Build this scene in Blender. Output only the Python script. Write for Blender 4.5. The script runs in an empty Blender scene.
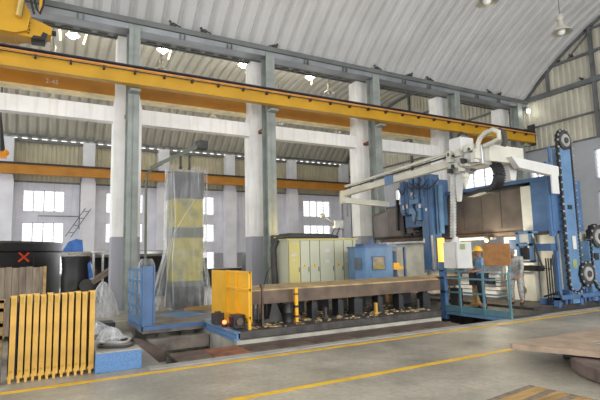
import bpy, bmesh, math, random
from mathutils import Vector, Matrix
random.seed(7)
PI = math.pi
sc = bpy.context.scene
COL = sc.collection

# ------------------------------------------------------------------ materials
def mat(name, col, rough=.6, metal=0., var=.12, scale=3., col2=None, bump=0., emit=0., bscale=None, detail=6., stretch=None):
    m = bpy.data.materials.new(name); m.use_nodes = True
    nt = m.node_tree; N = nt.nodes; Lk = nt.links
    b = N['Principled BSDF']
    b.inputs['Roughness'].default_value = rough
    b.inputs['Metallic'].default_value = metal
    tc = N.new('ShaderNodeTexCoord'); mp = N.new('ShaderNodeMapping')
    Lk.new(tc.outputs['Object'], mp.inputs['Vector'])
    if stretch: mp.inputs['Scale'].default_value = stretch
    nz = N.new('ShaderNodeTexNoise'); nz.inputs['Scale'].default_value = scale; nz.inputs['Detail'].default_value = detail
    Lk.new(mp.outputs['Vector'], nz.inputs['Vector'])
    rp = N.new('ShaderNodeValToRGB')
    c2 = col2 or tuple(max(0, c * (1 - 2.2 * var)) for c in col)
    rp.color_ramp.elements[0].color = (*c2, 1); rp.color_ramp.elements[1].color = (*[min(1, c * (1 + var * .5)) for c in col], 1)
    rp.color_ramp.elements[0].position = .3; rp.color_ramp.elements[1].position = .62
    Lk.new(nz.outputs['Fac'], rp.inputs['Fac']); Lk.new(rp.outputs['Color'], b.inputs['Base Color'])
    if bump:
        n2 = N.new('ShaderNodeTexNoise'); n2.inputs['Scale'].default_value = bscale or scale * 6; n2.inputs['Detail'].default_value = 4
        Lk.new(mp.outputs['Vector'], n2.inputs['Vector'])
        bp = N.new('ShaderNodeBump'); bp.inputs['Strength'].default_value = bump; bp.inputs['Distance'].default_value = .05
        Lk.new(n2.outputs['Fac'], bp.inputs['Height']); Lk.new(bp.outputs['Normal'], b.inputs['Normal'])
    if emit:
        Lk.new(rp.outputs['Color'], b.inputs['Emission Color']); b.inputs['Emission Strength'].default_value = emit
    return m

def lamp_mat(name, col, s):
    m = bpy.data.materials.new(name); m.use_nodes = True
    b = m.node_tree.nodes['Principled BSDF']; b.inputs['Base Color'].default_value = (*col, 1)
    b.inputs['Emission Color'].default_value = (*col, 1); b.inputs['Emission Strength'].default_value = s
    return m

def film_mat(name, tint, opac):
    m = bpy.data.materials.new(name); m.use_nodes = True
    nt = m.node_tree; N = nt.nodes; Lk = nt.links; out = N['Material Output']; b = N['Principled BSDF']
    b.inputs['Base Color'].default_value = (*tint, 1); b.inputs['Roughness'].default_value = .22
    tr = N.new('ShaderNodeBsdfTransparent'); mx = N.new('ShaderNodeMixShader')
    tc = N.new('ShaderNodeTexCoord'); mp = N.new('ShaderNodeMapping'); mp.inputs['Scale'].default_value = (2.2, 2.2, .7); mp.inputs['Rotation'].default_value = (.5, .4, .3)
    nz = N.new('ShaderNodeTexNoise'); nz.inputs['Scale'].default_value = 1.8; nz.inputs['Detail'].default_value = 2; nz.inputs['Distortion'].default_value = .6
    Lk.new(tc.outputs['Object'], mp.inputs['Vector']); Lk.new(mp.outputs['Vector'], nz.inputs['Vector'])
    lw = N.new('ShaderNodeLayerWeight'); lw.inputs['Blend'].default_value = .35
    mr = N.new('ShaderNodeMapRange'); mr.inputs[1].default_value = .5; mr.inputs[2].default_value = .72; mr.inputs[3].default_value = opac; mr.inputs[4].default_value = min(.9, opac*2.6+.06)
    Lk.new(nz.outputs['Fac'], mr.inputs[0])
    mu = N.new('ShaderNodeMath'); mu.operation = 'MULTIPLY'; mu.inputs[1].default_value = .55; Lk.new(lw.outputs['Facing'], mu.inputs[0])
    ad = N.new('ShaderNodeMath'); ad.operation = 'ADD'; ad.use_clamp = True; Lk.new(mr.outputs[0], ad.inputs[0]); Lk.new(mu.outputs[0], ad.inputs[1])
    Lk.new(ad.outputs[0], mx.inputs['Fac'])
    bp = N.new('ShaderNodeBump'); bp.inputs['Strength'].default_value = 1.; Lk.new(nz.outputs['Fac'], bp.inputs['Height']); Lk.new(bp.outputs['Normal'], b.inputs['Normal'])
    Lk.new(tr.outputs[0], mx.inputs[1]); Lk.new(b.outputs[0], mx.inputs[2]); Lk.new(mx.outputs[0], out.inputs['Surface'])
    return m

def glass_mat(name, tint, fac):
    m = bpy.data.materials.new(name); m.use_nodes = True
    nt = m.node_tree; N = nt.nodes; Lk = nt.links; out = N['Material Output']; b = N['Principled BSDF']
    b.inputs['Base Color'].default_value = (*tint, 1); b.inputs['Roughness'].default_value = .15
    tr = N.new('ShaderNodeBsdfTransparent'); mx = N.new('ShaderNodeMixShader'); mx.inputs['Fac'].default_value = fac
    Lk.new(tr.outputs[0], mx.inputs[1]); Lk.new(b.outputs[0], mx.inputs[2]); Lk.new(mx.outputs[0], out.inputs['Surface'])
    return m

def floor_mat():
    m = mat('concrete_floor', (.46, .435, .375), .36, 0, .12, 1.2, bump=.12, bscale=30)
    nt = m.node_tree; N = nt.nodes; Lk = nt.links; b = N['Principled BSDF']
    tc = N.new('ShaderNodeTexCoord')
    base = b.inputs['Base Color'].links[0].from_socket
    n2 = N.new('ShaderNodeTexNoise'); n2.inputs['Scale'].default_value = .45; n2.inputs['Detail'].default_value = 8; n2.inputs['Roughness'].default_value = .7
    Lk.new(tc.outputs['Object'], n2.inputs['Vector'])
    r2 = N.new('ShaderNodeValToRGB'); r2.color_ramp.elements[0].position = .35; r2.color_ramp.elements[1].position = .7
    r2.color_ramp.elements[0].color = (.50, .48, .46, 1); r2.color_ramp.elements[1].color = (1.1, 1.08, 1.02, 1)
    Lk.new(n2.outputs['Fac'], r2.inputs['Fac'])
    n3 = N.new('ShaderNodeTexNoise'); n3.inputs['Scale'].default_value = 14; n3.inputs['Detail'].default_value = 6
    Lk.new(tc.outputs['Object'], n3.inputs['Vector'])
    r3 = N.new('ShaderNodeValToRGB'); r3.color_ramp.elements[0].position = .35; r3.color_ramp.elements[1].position = .65
    r3.color_ramp.elements[0].color = (.86, .86, .86, 1); r3.color_ramp.elements[1].color = (1.06, 1.06, 1.06, 1)
    Lk.new(n3.outputs['Fac'], r3.inputs['Fac'])
    def mul(a, c):
        x = N.new('ShaderNodeMix'); x.data_type = 'RGBA'; x.blend_type = 'MULTIPLY'; x.inputs['Factor'].default_value = 1
        Lk.new(a, x.inputs[6]); Lk.new(c, x.inputs[7]); return x.outputs[2]
    o = mul(mul(base, r2.outputs['Color']), r3.outputs['Color'])
    Lk.new(o, b.inputs['Base Color'])
    r4 = N.new('ShaderNodeMapRange'); r4.inputs[3].default_value = .28; r4.inputs[4].default_value = .6
    Lk.new(n2.outputs['Fac'], r4.inputs[0]); Lk.new(r4.outputs[0], b.inputs['Roughness'])
    return m

def painted_mat(name, up, low, zl, var=.06):
    """whitewash above, grey dado paint below world height zl (mesh z is world z)"""
    m = mat(name, up, .8, 0, var, 1.3)
    nt = m.node_tree; N = nt.nodes; Lk = nt.links; b = N['Principled BSDF']
    base = b.inputs['Base Color'].links[0].from_socket
    tc = N.new('ShaderNodeTexCoord'); sp = N.new('ShaderNodeSeparateXYZ'); g = N.new('ShaderNodeMath'); g.operation = 'GREATER_THAN'; g.inputs[1].default_value = zl
    Lk.new(tc.outputs['Object'], sp.inputs[0]); Lk.new(sp.outputs['Z'], g.inputs[0])
    x = N.new('ShaderNodeMix'); x.data_type = 'RGBA'; x.inputs[6].default_value = (*low, 1)
    Lk.new(g.outputs[0], x.inputs['Factor']); Lk.new(base, x.inputs[7])
    mp = N.new('ShaderNodeMapping'); mp.inputs['Scale'].default_value = (7, 7, .5); Lk.new(tc.outputs['Object'], mp.inputs[0])
    nz = N.new('ShaderNodeTexNoise'); nz.inputs['Scale'].default_value = 1; nz.inputs['Detail'].default_value = 6; Lk.new(mp.outputs[0], nz.inputs['Vector'])
    rr = N.new('ShaderNodeValToRGB'); rr.color_ramp.elements[0].position = .3; rr.color_ramp.elements[1].position = .5
    rr.color_ramp.elements[0].color = (.90, .88, .85, 1); rr.color_ramp.elements[1].color = (1, 1, 1, 1)
    Lk.new(nz.outputs['Fac'], rr.inputs['Fac'])
    y = N.new('ShaderNodeMix'); y.data_type = 'RGBA'; y.blend_type = 'MULTIPLY'; y.inputs['Factor'].default_value = 1
    Lk.new(x.outputs[2], y.inputs[6]); Lk.new(rr.outputs['Color'], y.inputs[7]); Lk.new(y.outputs[2], b.inputs['Base Color'])
    return m

M = {}
M['floor'] = floor_mat()
M['roof'] = mat('galvalume_roof', (.62, .62, .615), .5, .1, .05, .6)
M['roof_far'] = mat('roof_sheet_far', (.50, .48, .415), .55, .1, .07, .6)
M['clad'] = mat('cream_cladding', (.53, .49, .36), .6, 0, .08, .8)
M['clad_gable'] = mat('cream_cladding_gable', (.56, .535, .44), .6, 0, .1, .8)
M['plaster'] = painted_mat('plaster', (.70, .71, .80), (.33, .34, .36), 1.9)
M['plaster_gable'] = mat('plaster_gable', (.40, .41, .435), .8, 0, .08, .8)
M['band'] = mat('cement_band', (.40, .40, .42), .85, 0, .12, 1.)
M['white_col'] = painted_mat('whitewashed_concrete', (.88, .87, .85), (.36, .36, .40), 2.4)
M['white_tie'] = painted_mat('whitewash_beam', (.88, .87, .85), (.36, .36, .40), -5)
M['far_col'] = mat('far_column', (.76, .77, .84), .8, 0, .07, .8)
M['steel_col'] = mat('grey_green_paint', (.29, .32, .30), .5, 0, .12, 2.)
M['steel_dark'] = mat('dark_steel_grey', (.16, .17, .175), .5, .2, .15, 2.)
M['gutter'] = mat('gutter_blue_grey', (.25, .27, .29), .45, .2, .15, 1.)
M['gutter_top'] = mat('gutter_top', (.15, .16, .155), .5, .1, .12, 1.)
M['crane'] = mat('crane_yellow', (.56, .30, .010), .45, 0, .07, 1.5)
M['crane_o'] = mat('crane_orange', (.50, .21, .02), .5, 0, .08, 1.5)
M['sunlit_fl'] = mat('flange_sunlit', (.85, .68, .32), .5)
M['orange_bar'] = mat('conductor_orange', (.70, .30, .08), .5)
M['rail'] = mat('rail_black', (.03, .032, .045), .5, .2)
M['line'] = mat('floor_yellow', (.74, .44, .02), .5, 0, .1, 4.)
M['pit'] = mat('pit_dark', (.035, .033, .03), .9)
M['black'] = mat('black_steel', (.018, .018, .02), .45, 0, .2, 3.)
M['dkgrey'] = mat('charcoal_steel', (.05, .048, .045), .6, .1, .2, 3.)
M['rust'] = mat('rusty_plate', (.115, .08, .062), .6, .2, .22, 3., col2=(.05, .035, .03), bump=.2)
M['rustred'] = mat('rust_red', (.22, .09, .045), .75, 0, .25, 4.)
M['plate'] = mat('rust_brown_plate', (.34, .25, .18), .7, 0, .14, 5., bump=.1)
M['plate_side'] = mat('rust_plate_side', (.25, .15, .11), .75, 0, .2, 5.)
M['disk'] = mat('rust_disk', (.15, .11, .095), .7, .1, .18, 5., bump=.1)
M['conc'] = mat('old_concrete', (.38, .365, .31), .85, 0, .18, 2., bump=.2)
M['conc_d'] = mat('oily_concrete', (.15, .14, .12), .7, 0, .25, 2.5, bump=.2)
M['kerb'] = mat('kerb_concrete', (.34, .33, .30), .85, 0, .12, 3.)
M['deck'] = mat('oily_deck', (.06, .055, .05), .55, .1, .3, 5., col2=(.025, .023, .022), bump=.2)
M['deckl'] = mat('worn_deck', (.20, .17, .14), .6, .1, .3, 3., col2=(.07, .06, .055))
M['ypost'] = mat('yellow_post', (.56, .32, .055), .5, 0, .10, 4.)
M['yscreen'] = mat('yellow_screen', (.78, .40, .012), .45, 0, .05, 2.)
M['yline'] = mat('yellow_dark', (.40, .24, .02), .5)
M['blue'] = mat('machine_blue', (.065, .14, .28), .45, 0, .12, 3.)
M['blue_l'] = mat('blue_light', (.11, .215, .37), .5, 0, .1, 3.)
M['blue_d'] = mat('blue_dark', (.05, .10, .22), .5, 0, .15, 3.)
M['bluebox'] = mat('hammered_blue', (.09, .20, .39), .5, 0, .2, 45., col2=(.065, .15, .31))
M['tarp'] = mat('blue_tarp', (.03, .15, .50), .5, 0, .2, 4., bump=.5, bscale=6)
M['teal'] = mat('gangway_teal', (.10, .21, .25), .5, 0, .1, 3.)
M['brownb'] = mat('bellows_brown', (.125, .10, .082), .45, .2, .15, 1.6, col2=(.07, .057, .048))
M['brownl'] = mat('bellows_seam', (.09, .075, .06), .5, .2)
M['beige'] = mat('machine_beige', (.70, .69, .60), .5, 0, .1, 2.)
M['ivory'] = mat('ivory_paint', (.56, .545, .47), .45, 0, .07, 2.)
M['whitep'] = mat('white_paint', (.60, .60, .58), .45, 0, .05, 2.)
M['cab'] = mat('cabinet_green_grey', (.56, .565, .42), .5, 0, .05, 1.)
M['cab_warm'] = mat('cabinet_warm_lit', (.62, .54, .20), .5, 0, .06, 1.)  # warm light on the first door, put into the paint colour
M['dark_line'] = mat('seam_dark', (.20, .20, .15), .6)
M['green'] = mat('olive_green', (.26, .31, .15), .5)
M['board'] = mat('hardboard', (.36, .17, .06), .7, 0, .12, 8.)
M['timber'] = mat('weathered_timber', (.21, .165, .12), .8, 0, .2, 3., stretch=(4, 4, .6))
M['timber_y'] = mat('yellow_timber', (.36, .225, .085), .75, 0, .2, 3., stretch=(.6, 4, 4))
M['table'] = mat('table_top', (.50, .36, .17), .6, .1, .22, 3., col2=(.22, .15, .09), bump=.2)
M['table_s'] = mat('table_side', (.13, .09, .06), .45, .3, .25, 3., col2=(.07, .05, .04))
M['gravel'] = mat('grimy_top', (.45, .43, .38), .8, 0, .3, 20., col2=(.12, .11, .1))
M['silver'] = mat('bare_steel', (.55, .55, .54), .35, .6, .15, 3.)
M['skin'] = mat('skin', (.32, .17, .10), .6, 0, .05)
M['helmet'] = mat('helmet_yellow', (.85, .48, .02), .35, 0, .03)
M['shirt'] = mat('shirt_blue', (.20, .36, .62), .8, 0, .08, 9.)
M['navy'] = mat('trousers_navy', (.02, .025, .045), .8, 0, .1, 9.)
M['greycl'] = mat('grey_workwear', (.34, .34, .33), .85, 0, .2, 14.)
M['hair'] = mat('hair_grey', (.20, .20, .20), .9)
M['red'] = mat('red_paint', (.75, .09, .03), .5)
M['orange'] = mat('orange_paint', (.80, .30, .02), .5)
M['white_l'] = mat('lettering_white', (.75, .72, .62), .6)
M['wrapc'] = mat('wrapped_column_paint', (.10, .105, .08), .5, 0, .15, 2.)
M['wrapc_y'] = mat('wrapped_column_yellow', (.30, .25, .04), .5, 0, .15, 4., col2=(.13, .135, .06))
M['wrapc_g'] = mat('wrapped_column_grey', (.035, .036, .038), .5, 0, .15, 3.)
M['film'] = film_mat('clear_film', (.78, .79, .80), .045)
M['film2'] = film_mat('milky_film', (.62, .63, .65), .28)
M['glass'] = glass_mat('window_glass', (.93, .96, 1.0), .15)
M['dglass'] = glass_mat('cabin_glass', (.45, .40, .30), .55)
M['lit'] = lamp_mat('lamp_glow', (1., .97, .85), 25)
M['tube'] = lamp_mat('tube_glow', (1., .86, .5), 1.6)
M['warm'] = lamp_mat('warm_glow', (1., .62, .12), 14)
M['guardglow'] = lamp_mat('guard_glow', (1., .50, .08), 1.3)
M['redl'] = lamp_mat('red_glow', (1., .12, .04), 6)
M['reflector'] = mat('lamp_reflector', (.62, .60, .52), .3, .5, .05)
M['jib'] = mat('jib_dark_green', (.09, .10, .07), .5)
M['sheetw'] = mat('sheet_white', (.86, .87, .86), .5, 0, .03)
M['spot_y'] = mat('chevron_yellow', (.85, .62, .05), .5)

# ------------------------------------------------------------------ geometry
class MB:
    def __init__(s): s.bm = bmesh.new()
    def box(s, x0, x1, y0, y1, z0, z1, rz=0., bev=0.):
        c = Vector(((x0+x1)/2, (y0+y1)/2, (z0+z1)/2))
        m = Matrix.Translation(c) @ Matrix.Rotation(rz, 4, 'Z') @ Matrix.Diagonal((abs(x1-x0), abs(y1-y0), abs(z1-z0), 1))
        r = bmesh.ops.create_cube(s.bm, size=1, matrix=m)
        if bev:
            es = list({e for v in r['verts'] for e in v.link_edges})
            bmesh.ops.bevel(s.bm, geom=es, offset=bev, segments=2, affect='EDGES', profile=.5)
        return s
    def bar(s, a, b, w, h=None, bev=0.):
        """rectangular bar from a to b; h is its height (near z)"""
        h = h or w; a = Vector(a); b = Vector(b); d = b-a; L = d.length
        q = d.to_track_quat('X', 'Z')
        m = Matrix.Translation((a+b)/2) @ q.to_matrix().to_4x4() @ Matrix.Diagonal((L, w, h, 1))
        bmesh.ops.create_cube(s.bm, size=1, matrix=m); return s
    def cyl(s, a, b, r, r2=None, n=16, caps=True):
        a = Vector(a); b = Vector(b); d = b-a
        m = Matrix.Translation((a+b)/2) @ d.to_track_quat('Z', 'Y').to_matrix().to_4x4()
        bmesh.ops.create_cone(s.bm, cap_ends=caps, segments=n, radius1=r, radius2=r if r2 is None else r2, depth=d.length, matrix=m); return s
    def ball(s, c, r, sx=1, sy=1, sz=1, n=12):
        bmesh.ops.create_uvsphere(s.bm, u_segments=n, v_segments=max(6, n*2//3), radius=r, matrix=Matrix.Translation(c) @ Matrix.Diagonal((sx, sy, sz, 1))); return s
    def prism(s, pts, off):
        """polygon pts (3-D), extruded by vector off"""
        off = Vector(off)
        v1 = [s.bm.verts.new(Vector(p)) for p in pts]; v2 = [s.bm.verts.new(Vector(p)+off) for p in pts]
        s.bm.faces.new(v1); s.bm.faces.new(v2[::-1]); n = len(pts)
        for i in range(n): s.bm.faces.new((v1[i], v2[i], v2[(i+1) % n], v1[(i+1) % n]))
        return s
    def tube(s, pts, r, n=8, closed=False):
        P = [Vector(p) for p in pts]; rings = []; m = len(P)
        up = Vector((0, 0, 1)); prev = None
        for i, p in enumerate(P):
            if closed: t = P[(i+1) % m]-P[i-1]
            else: t = P[min(i+1, m-1)]-P[max(i-1, 0)]
            t.normalize()
            if prev is None:
                a = t.orthogonal().normalized()
            else:
                a = (prev - t*prev.dot(t)); a = a.normalized() if a.length > 1e-5 else t.orthogonal().normalized()
            prev = a; c = t.cross(a)
            rings.append([s.bm.verts.new(p + (a*math.cos(2*PI*k/n)+c*math.sin(2*PI*k/n))*r) for k in range(n)])
        R = range(m if closed else m-1)
        for i in R:
            A = rings[i]; B = rings[(i+1) % m]
            for k in range(n): s.bm.faces.new((A[k], A[(k+1) % n], B[(k+1) % n], B[k]))
        if not closed:
            s.bm.faces.new(rings[0][::-1]); s.bm.faces.new(rings[-1])
        return s
    def lathe(s, c, prof, n=20, axis='Z'):
        """prof: list of (r, h) along axis from centre c"""
        c = Vector(c); rings = []
        for r, h in prof:
            ring = []
            for k in range(n):
                a = 2*PI*k/n; u, v = r*math.cos(a), r*math.sin(a)
                p = {'Z': (u, v, h), 'X': (h, u, v), 'Y': (u, h, v)}[axis]
                ring.append(s.bm.verts.new(c+Vector(p)))
            rings.append(ring)
        for A, B in zip(rings, rings[1:]):
            for k in range(n): s.bm.faces.new((A[k], A[(k+1) % n], B[(k+1) % n], B[k]))
        s.bm.faces.new(rings[0][::-1]); s.bm.faces.new(rings[-1])
        return s
    def grid(s, f, nu, nv):
        V = [[s.bm.verts.new(Vector(f(i/nu, j/nv))) for j in range(nv+1)] for i in range(nu+1)]
        for i in range(nu):
            for j in range(nv): s.bm.faces.new((V[i][j], V[i+1][j], V[i+1][j+1], V[i][j+1]))
        return s
    def build(s, name, m, parent=None, smooth=False, at=None, keep=False):
        bm = s.bm
        bmesh.ops.recalc_face_normals(bm, faces=bm.faces)
        if parent is not None: org = Vector(wloc(parent))
        elif keep: org = Vector((0, 0, 0))
        elif at is not None: org = Vector(at)
        else:
            xs = [v.co for v in bm.verts]
            org = Vector(((min(v.x for v in xs)+max(v.x for v in xs))/2, (min(v.y for v in xs)+max(v.y for v in xs))/2, min(v.z for v in xs)))
        bmesh.ops.translate(bm, verts=bm.verts, vec=-org)
        me = bpy.data.meshes.new(name); bm.to_mesh(me); bm.free()
        if smooth:
            for p in me.polygons: p.use_smooth = True
            try: me.set_sharp_from_angle(angle=math.radians(40))
            except Exception: pass
        me.materials.append(M[m] if isinstance(m, str) else m)
        o = bpy.data.objects.new(name, me); COL.objects.link(o)
        if parent is not None: o.parent = parent
        else: o.location = org
        return o

def wloc(o):
    v = Vector((0, 0, 0))
    while o is not None: v = v + o.location; o = o.parent
    return v

def tag(o, label=None, cat=None, group=None, kind=None):
    if label: o['label'] = label
    if cat: o['category'] = cat
    if group: o['group'] = group
    if kind: o['kind'] = kind
    return o
def thing(name, loc, label, cat, group=None):
    o = bpy.data.objects.new(name, None); COL.objects.link(o); o.location = loc; o.empty_display_size = .2
    return tag(o, label, cat, group)
def struct(o, label=None):
    o['kind'] = 'structure'
    if label: o['label'] = label
    return o
def dup(root, off, label=None, group=None):
    r = root.copy(); COL.objects.link(r); r.location = root.location + Vector(off)
    if label: r['label'] = label
    if group: r['group'] = group
    for ch in list(root.children):
        c = ch.copy(); COL.objects.link(c); c.parent = r
        for g in list(ch.children):
            d = g.copy(); COL.objects.link(d); d.parent = c
    return r
def text(name, s, size, loc, rot, m, parent):
    cu = bpy.data.curves.new(name, 'FONT'); cu.body = s; cu.size = size; cu.extrude = .004; cu.align_x = 'LEFT'
    t = bpy.data.objects.new(name+'_tmp', cu); COL.objects.link(t)
    dg = bpy.context.evaluated_depsgraph_get(); me = bpy.data.meshes.new_from_object(t.evaluated_get(dg))
    bpy.data.objects.remove(t); bpy.data.curves.remove(cu)
    me.materials.clear(); me.materials.append(M[m])
    o = bpy.data.objects.new(name, me); COL.objects.link(o); o.rotation_euler = rot
    o.parent = parent; o.location = Vector(loc) - wloc(parent)
    return o

# ------------------------------------------------------------------ setting
XL, XR = -9., 23.5
f = MB()
f.box(-14, 30, -6.5, 7.74, -1.3, 0)                   # walkway side
f.box(-14, 1.78, 7.74, 34, -1.3, 0)
f.box(1.78, 3.0, 13.6, 34, -1.3, 0)
f.box(3.0, 24, 12.0, 34, -1.3, 0)
struct(f.build('floor', 'floor', keep=True))
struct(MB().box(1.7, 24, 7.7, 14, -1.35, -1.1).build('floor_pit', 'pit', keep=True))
for i, (y0, y1, x0, x1) in enumerate(((7.28, 7.40, -4, 29), (5.38, 5.49, .9, 12))):
    struct(MB().box(x0, x1, y0, y1, .001, .004).build('floor_marking', 'line', keep=True))
struct(MB().box(1.55, 26, 7.52, 7.74, .0, .012).build('floor_kerb', 'kerb', keep=True))

def vault(name, m, yc, zc, R, a0, a1, x0, x1, pitch, h, n=56):
    b = MB(); bm = b.bm; prof = []
    x = x0
    while x < x1:
        prof += [(x, h), (x+pitch*.07, h), (x+pitch*.30, 0), (x+pitch*.77, 0)]
        x += pitch
    prof.append((min(x, x1), h))
    rows = []
    for k in range(n+1):
        a = a0+(a1-a0)*k/n
        rows.append([bm.verts.new((px, yc+(R+dh)*math.cos(a), zc+(R+dh)*math.sin(a))) for px, dh in prof])
    for A, B in zip(rows, rows[1:]):
        for i in range(len(A)-1): bm.faces.new((A[i], A[i+1], B[i+1], B[i]))
    return struct(b.build(name, m, keep=True))
# profile: pans bulge up, narrow dark seams stay low
a_sp = math.atan2(9.62+1.6, 16.35-5.1)
vault('ceiling', 'roof', 5.1, -1.6, 15.85, a_sp, PI-a_sp, XL, XR+.0, .55, .19, 60)
vault('ceiling_far', 'roof_far', 25.3, 1.86, 11.24, math.atan2(7.6, 8.3), PI-math.atan2(7.6, 8.3), XL, XR, .55, .12, 44)

# far side wall with three rows of windows per bay
WZ = [(4.70, 6.05), (2.72, 4.03), (.75, 2.02)]
BAYS = [(-6.9, -2.0), (-1.8, 2.77), (2.77, 7.6), (7.6, 12.5), (12.5, 17.8), (17.8, 23.5)]
wins = [(-5.8, -3.4), (-.88, 1.44), (3.9, 6.3), (8.95, 11.4), (13.9, 16.35), (19.0, 21.6)]
w = MB(); ypl = 33.5
edges = [XL]+[e for p in wins for e in p]+[XR]
for i in range(0, len(edges), 2): w.box(edges[i], edges[i+1], ypl, ypl+.3, 0, 6.55)
for (a, b_) in wins:
    zs = [0, .75, 2.02, 2.72, 4.03, 4.70, 6.05, 6.55]
    for i in range(0, 8, 2): w.box(a, b_, ypl, ypl+.3, zs[i], zs[i+1])
struct(w.build('wall_back', 'plaster', keep=True))
def corr(name, m, x0, x1, z0, z1, y, pitch=.26, h=.05, yaxis=False, keep=True):
    b = MB(); pr = []; x = x0
    while x < x1:
        pr += [(x, 0), (x+pitch*.42, 0), (x+pitch*.5, h), (x+pitch*.92, h)]; x += pitch
    bm = b.bm
    zf = (lambda q: z1) if not callable(z1) else z1
    A = [bm.verts.new(((px, y-d, z0) if not yaxis else (y-d, px, z0))) for px, d in pr]
    B = [bm.verts.new(((px, y-d, zf(px)) if not yaxis else (y-d, px, zf(px)))) for px, d in pr]
    for i in range(len(A)-1): bm.faces.new((A[i], A[i+1], B[i+1], B[i]))
    return struct(b.build(name, m, keep=keep))
corr('wall_back_cladding', 'clad', XL, XR, 6.55, 9.12, 33.75)
struct(MB().box(XL, XR, 33.42, 33.6, 6.5, 6.6).box(XL, XR, 33.35, 33.5, 9.05, 9.24).box(XL, XR, 33.2, 33.7, 9.36, 9.5).build('trim_1', 'steel_dark', keep=True))
ev = MB(); x = XL
while x < XR: ev.box(x, x+.24, 33.4, 33.5, 9.15, 9.38); x += .55
struct(ev.build('trim_6', 'clad', keep=True))
# windows
def window(k, x0, x1, z0, z1, y):
    fr = MB(); t = .05
    fr.box(x0, x1, y+.08, y+.16, z0, z0+t).box(x0, x1, y+.08, y+.16, z1-t, z1).box(x0, x0+t, y+.08, y+.16, z0, z1).box(x1-t, x1, y+.08, y+.16, z0, z1)
    n = 4
    for i in range(1, n): fr.box(x0+(x1-x0)*i/n-.035, x0+(x1-x0)*i/n+.035, y+.08, y+.16, z0, z1)
    for j in range(1, 5): fr.box(x0, x1, y+.10, y+.13, z0+(z1-z0)*j/5-.012, z0+(z1-z0)*j/5+.012)
    o = struct(fr.build('window_%d' % k, 'far_col'))
    MB().box(x0+.02, x1-.02, y+.11, y+.12, z0+.02, z1-.02).build('pane', 'glass', o)
    MB().box(x0-.05, x1+.05, y-.06, y+.08, z0-.07, z0).build('window_sill', 'far_col', o)
k = 1
for (a, b_) in wins[1:]:
    for z0, z1 in WZ: window(k, a, b_, z0, z1, ypl); k += 1

# gable end wall at XR
gp = MB()
def gwin(y0, y1, rows):
    global k
    zs = [0.]+[q for r_ in rows for q in r_]+[6.92]
    for i in range(0, len(zs), 2): gp.box(XR, XR+.3, y0, y1, zs[i], zs[i+1])
    for z0, z1 in rows:
        fr = MB(); t = .05
        for q in ((y0, y1, z0, z0+t), (y0, y1, z1-t, z1), (y0, y0+t, z0, z1), (y1-t, y1, z0, z1)): fr.box(XR+.08, XR+.16, *q)
        for i in range(1, 3): fr.box(XR+.08, XR+.16, y0+(y1-y0)/3*i-.03, y0+(y1-y0)/3*i+.03, z0, z1)
        for j in range(1, 5): fr.box(XR+.1, XR+.13, y0, y1, z0+(z1-z0)*j/5-.012, z0+(z1-z0)*j/5+.012)
        o = struct(fr.build('window_%d' % k, 'far_col')); k += 1
        MB().box(XR+.11, XR+.12, y0+.02, y1-.02, z0+.02, z1-.02).build('pane', 'glass', o)
R3 = ((1.0, 2.3), (2.72, 4.33), (4.95, 6.4))
gws = [(11.0, 12.7, R3), (15.0, 16.15, ((5.3, 6.2),)), (16.9, 17.6, ((5.3, 6.3),)), (18.4, 20.9, ((5.3, 6.6),)), (23.2, 25.0, ((2.7, 4.1), (4.8, 6.3))), (25.9, 27.4, ((2.7, 4.1), (5.0, 6.3)))]
yy = -6.
for y0, y1, rows in gws:
    gp.box(XR, XR+.3, yy, y0, 0, 6.92); gwin(y0, y1, rows); yy = y1
gp.box(XR, XR+.3, yy, 34, 0, 6.92)
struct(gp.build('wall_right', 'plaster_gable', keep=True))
def zv(y): return -1.6+math.sqrt(max(.01, 15.93**2-(y-5.1)**2))
def zf2(y): return 1.86+math.sqrt(max(.01, 11.32**2-(y-25.3)**2))
corr('wall_right_cladding', 'clad_gable', -5.8, 16.3, 6.92, zv, XR+.06, .30, .05, True)
corr('wall_right_cladding_far', 'clad_gable', 16.3, 33.5, 6.92, lambda y: min(zf2(y), 13.2) if y > 17 else 9.6, XR+.06, .30, .05, True)
g = MB()
x = XR-.06
def gb(y0, z0, y1, z1, w_=.12): g.bar((x, y0, z0), (x, y1, z1), w_, w_)
gb(-5.5, 9.78, 16.3, 9.78, .24); gb(-4, 8.2, 16.3, 8.2, .09); gb(-2, 11.2, 14.55, 11.2, .12); gb(0, 12.35, 12.6, 12.35, .10); gb(-5.5, 6.95, 16.3, 6.95, .07)
for yy in (14.7, 8.9, 3): gb(yy, 9.8, yy, zv(yy)-.05, .12)
for yy in (12.35, 6.0, 0.): gb(yy, 6.95, yy, zv(yy)-.05, .16)
for yy in (16.9, 21., 25.3, 29.5): gb(yy, 6.95, yy, zf2(yy)-.15 if yy > 17 else 9.5, .16)
for zz in (8.2, 9.78, 11.3): gb(17.2 if zz < 10 else 19.5, zz, 33.2 if zz < 10 else 31., zz, .10)
# curved edge angle of both vaults
for k2 in range(40):
    a = a_sp+(PI-2*a_sp)*k2/40; b2 = a_sp+(PI-2*a_sp)*(k2+1)/40
    g.bar((x, 5.1+15.8*math.cos(a), -1.6+15.8*math.sin(a)), (x, 5.1+15.8*math.cos(b2), -1.6+15.8*math.sin(b2)), .10, .10)
a_f = math.atan2(7.6, 8.3)
for k2 in range(24):
    a = a_f+(PI-2*a_f)*k2/24; b2 = a_f+(PI-2*a_f)*(k2+1)/24
    g.bar((x, 25.3+11.18*math.cos(a), 1.86+11.18*math.sin(a)), (x, 25.3+11.18*math.cos(b2), 1.86+11.18*math.sin(b2)), .14, .14)
g.bar((x, 14.7, 11.2), (x, 16.0, 9.8), .06, .06); g.bar((x, 12.4, 12.2), (x, 13.6, 11.2), .06, .06)
struct(g.build('trim_2', 'steel_dark', keep=True))

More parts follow.
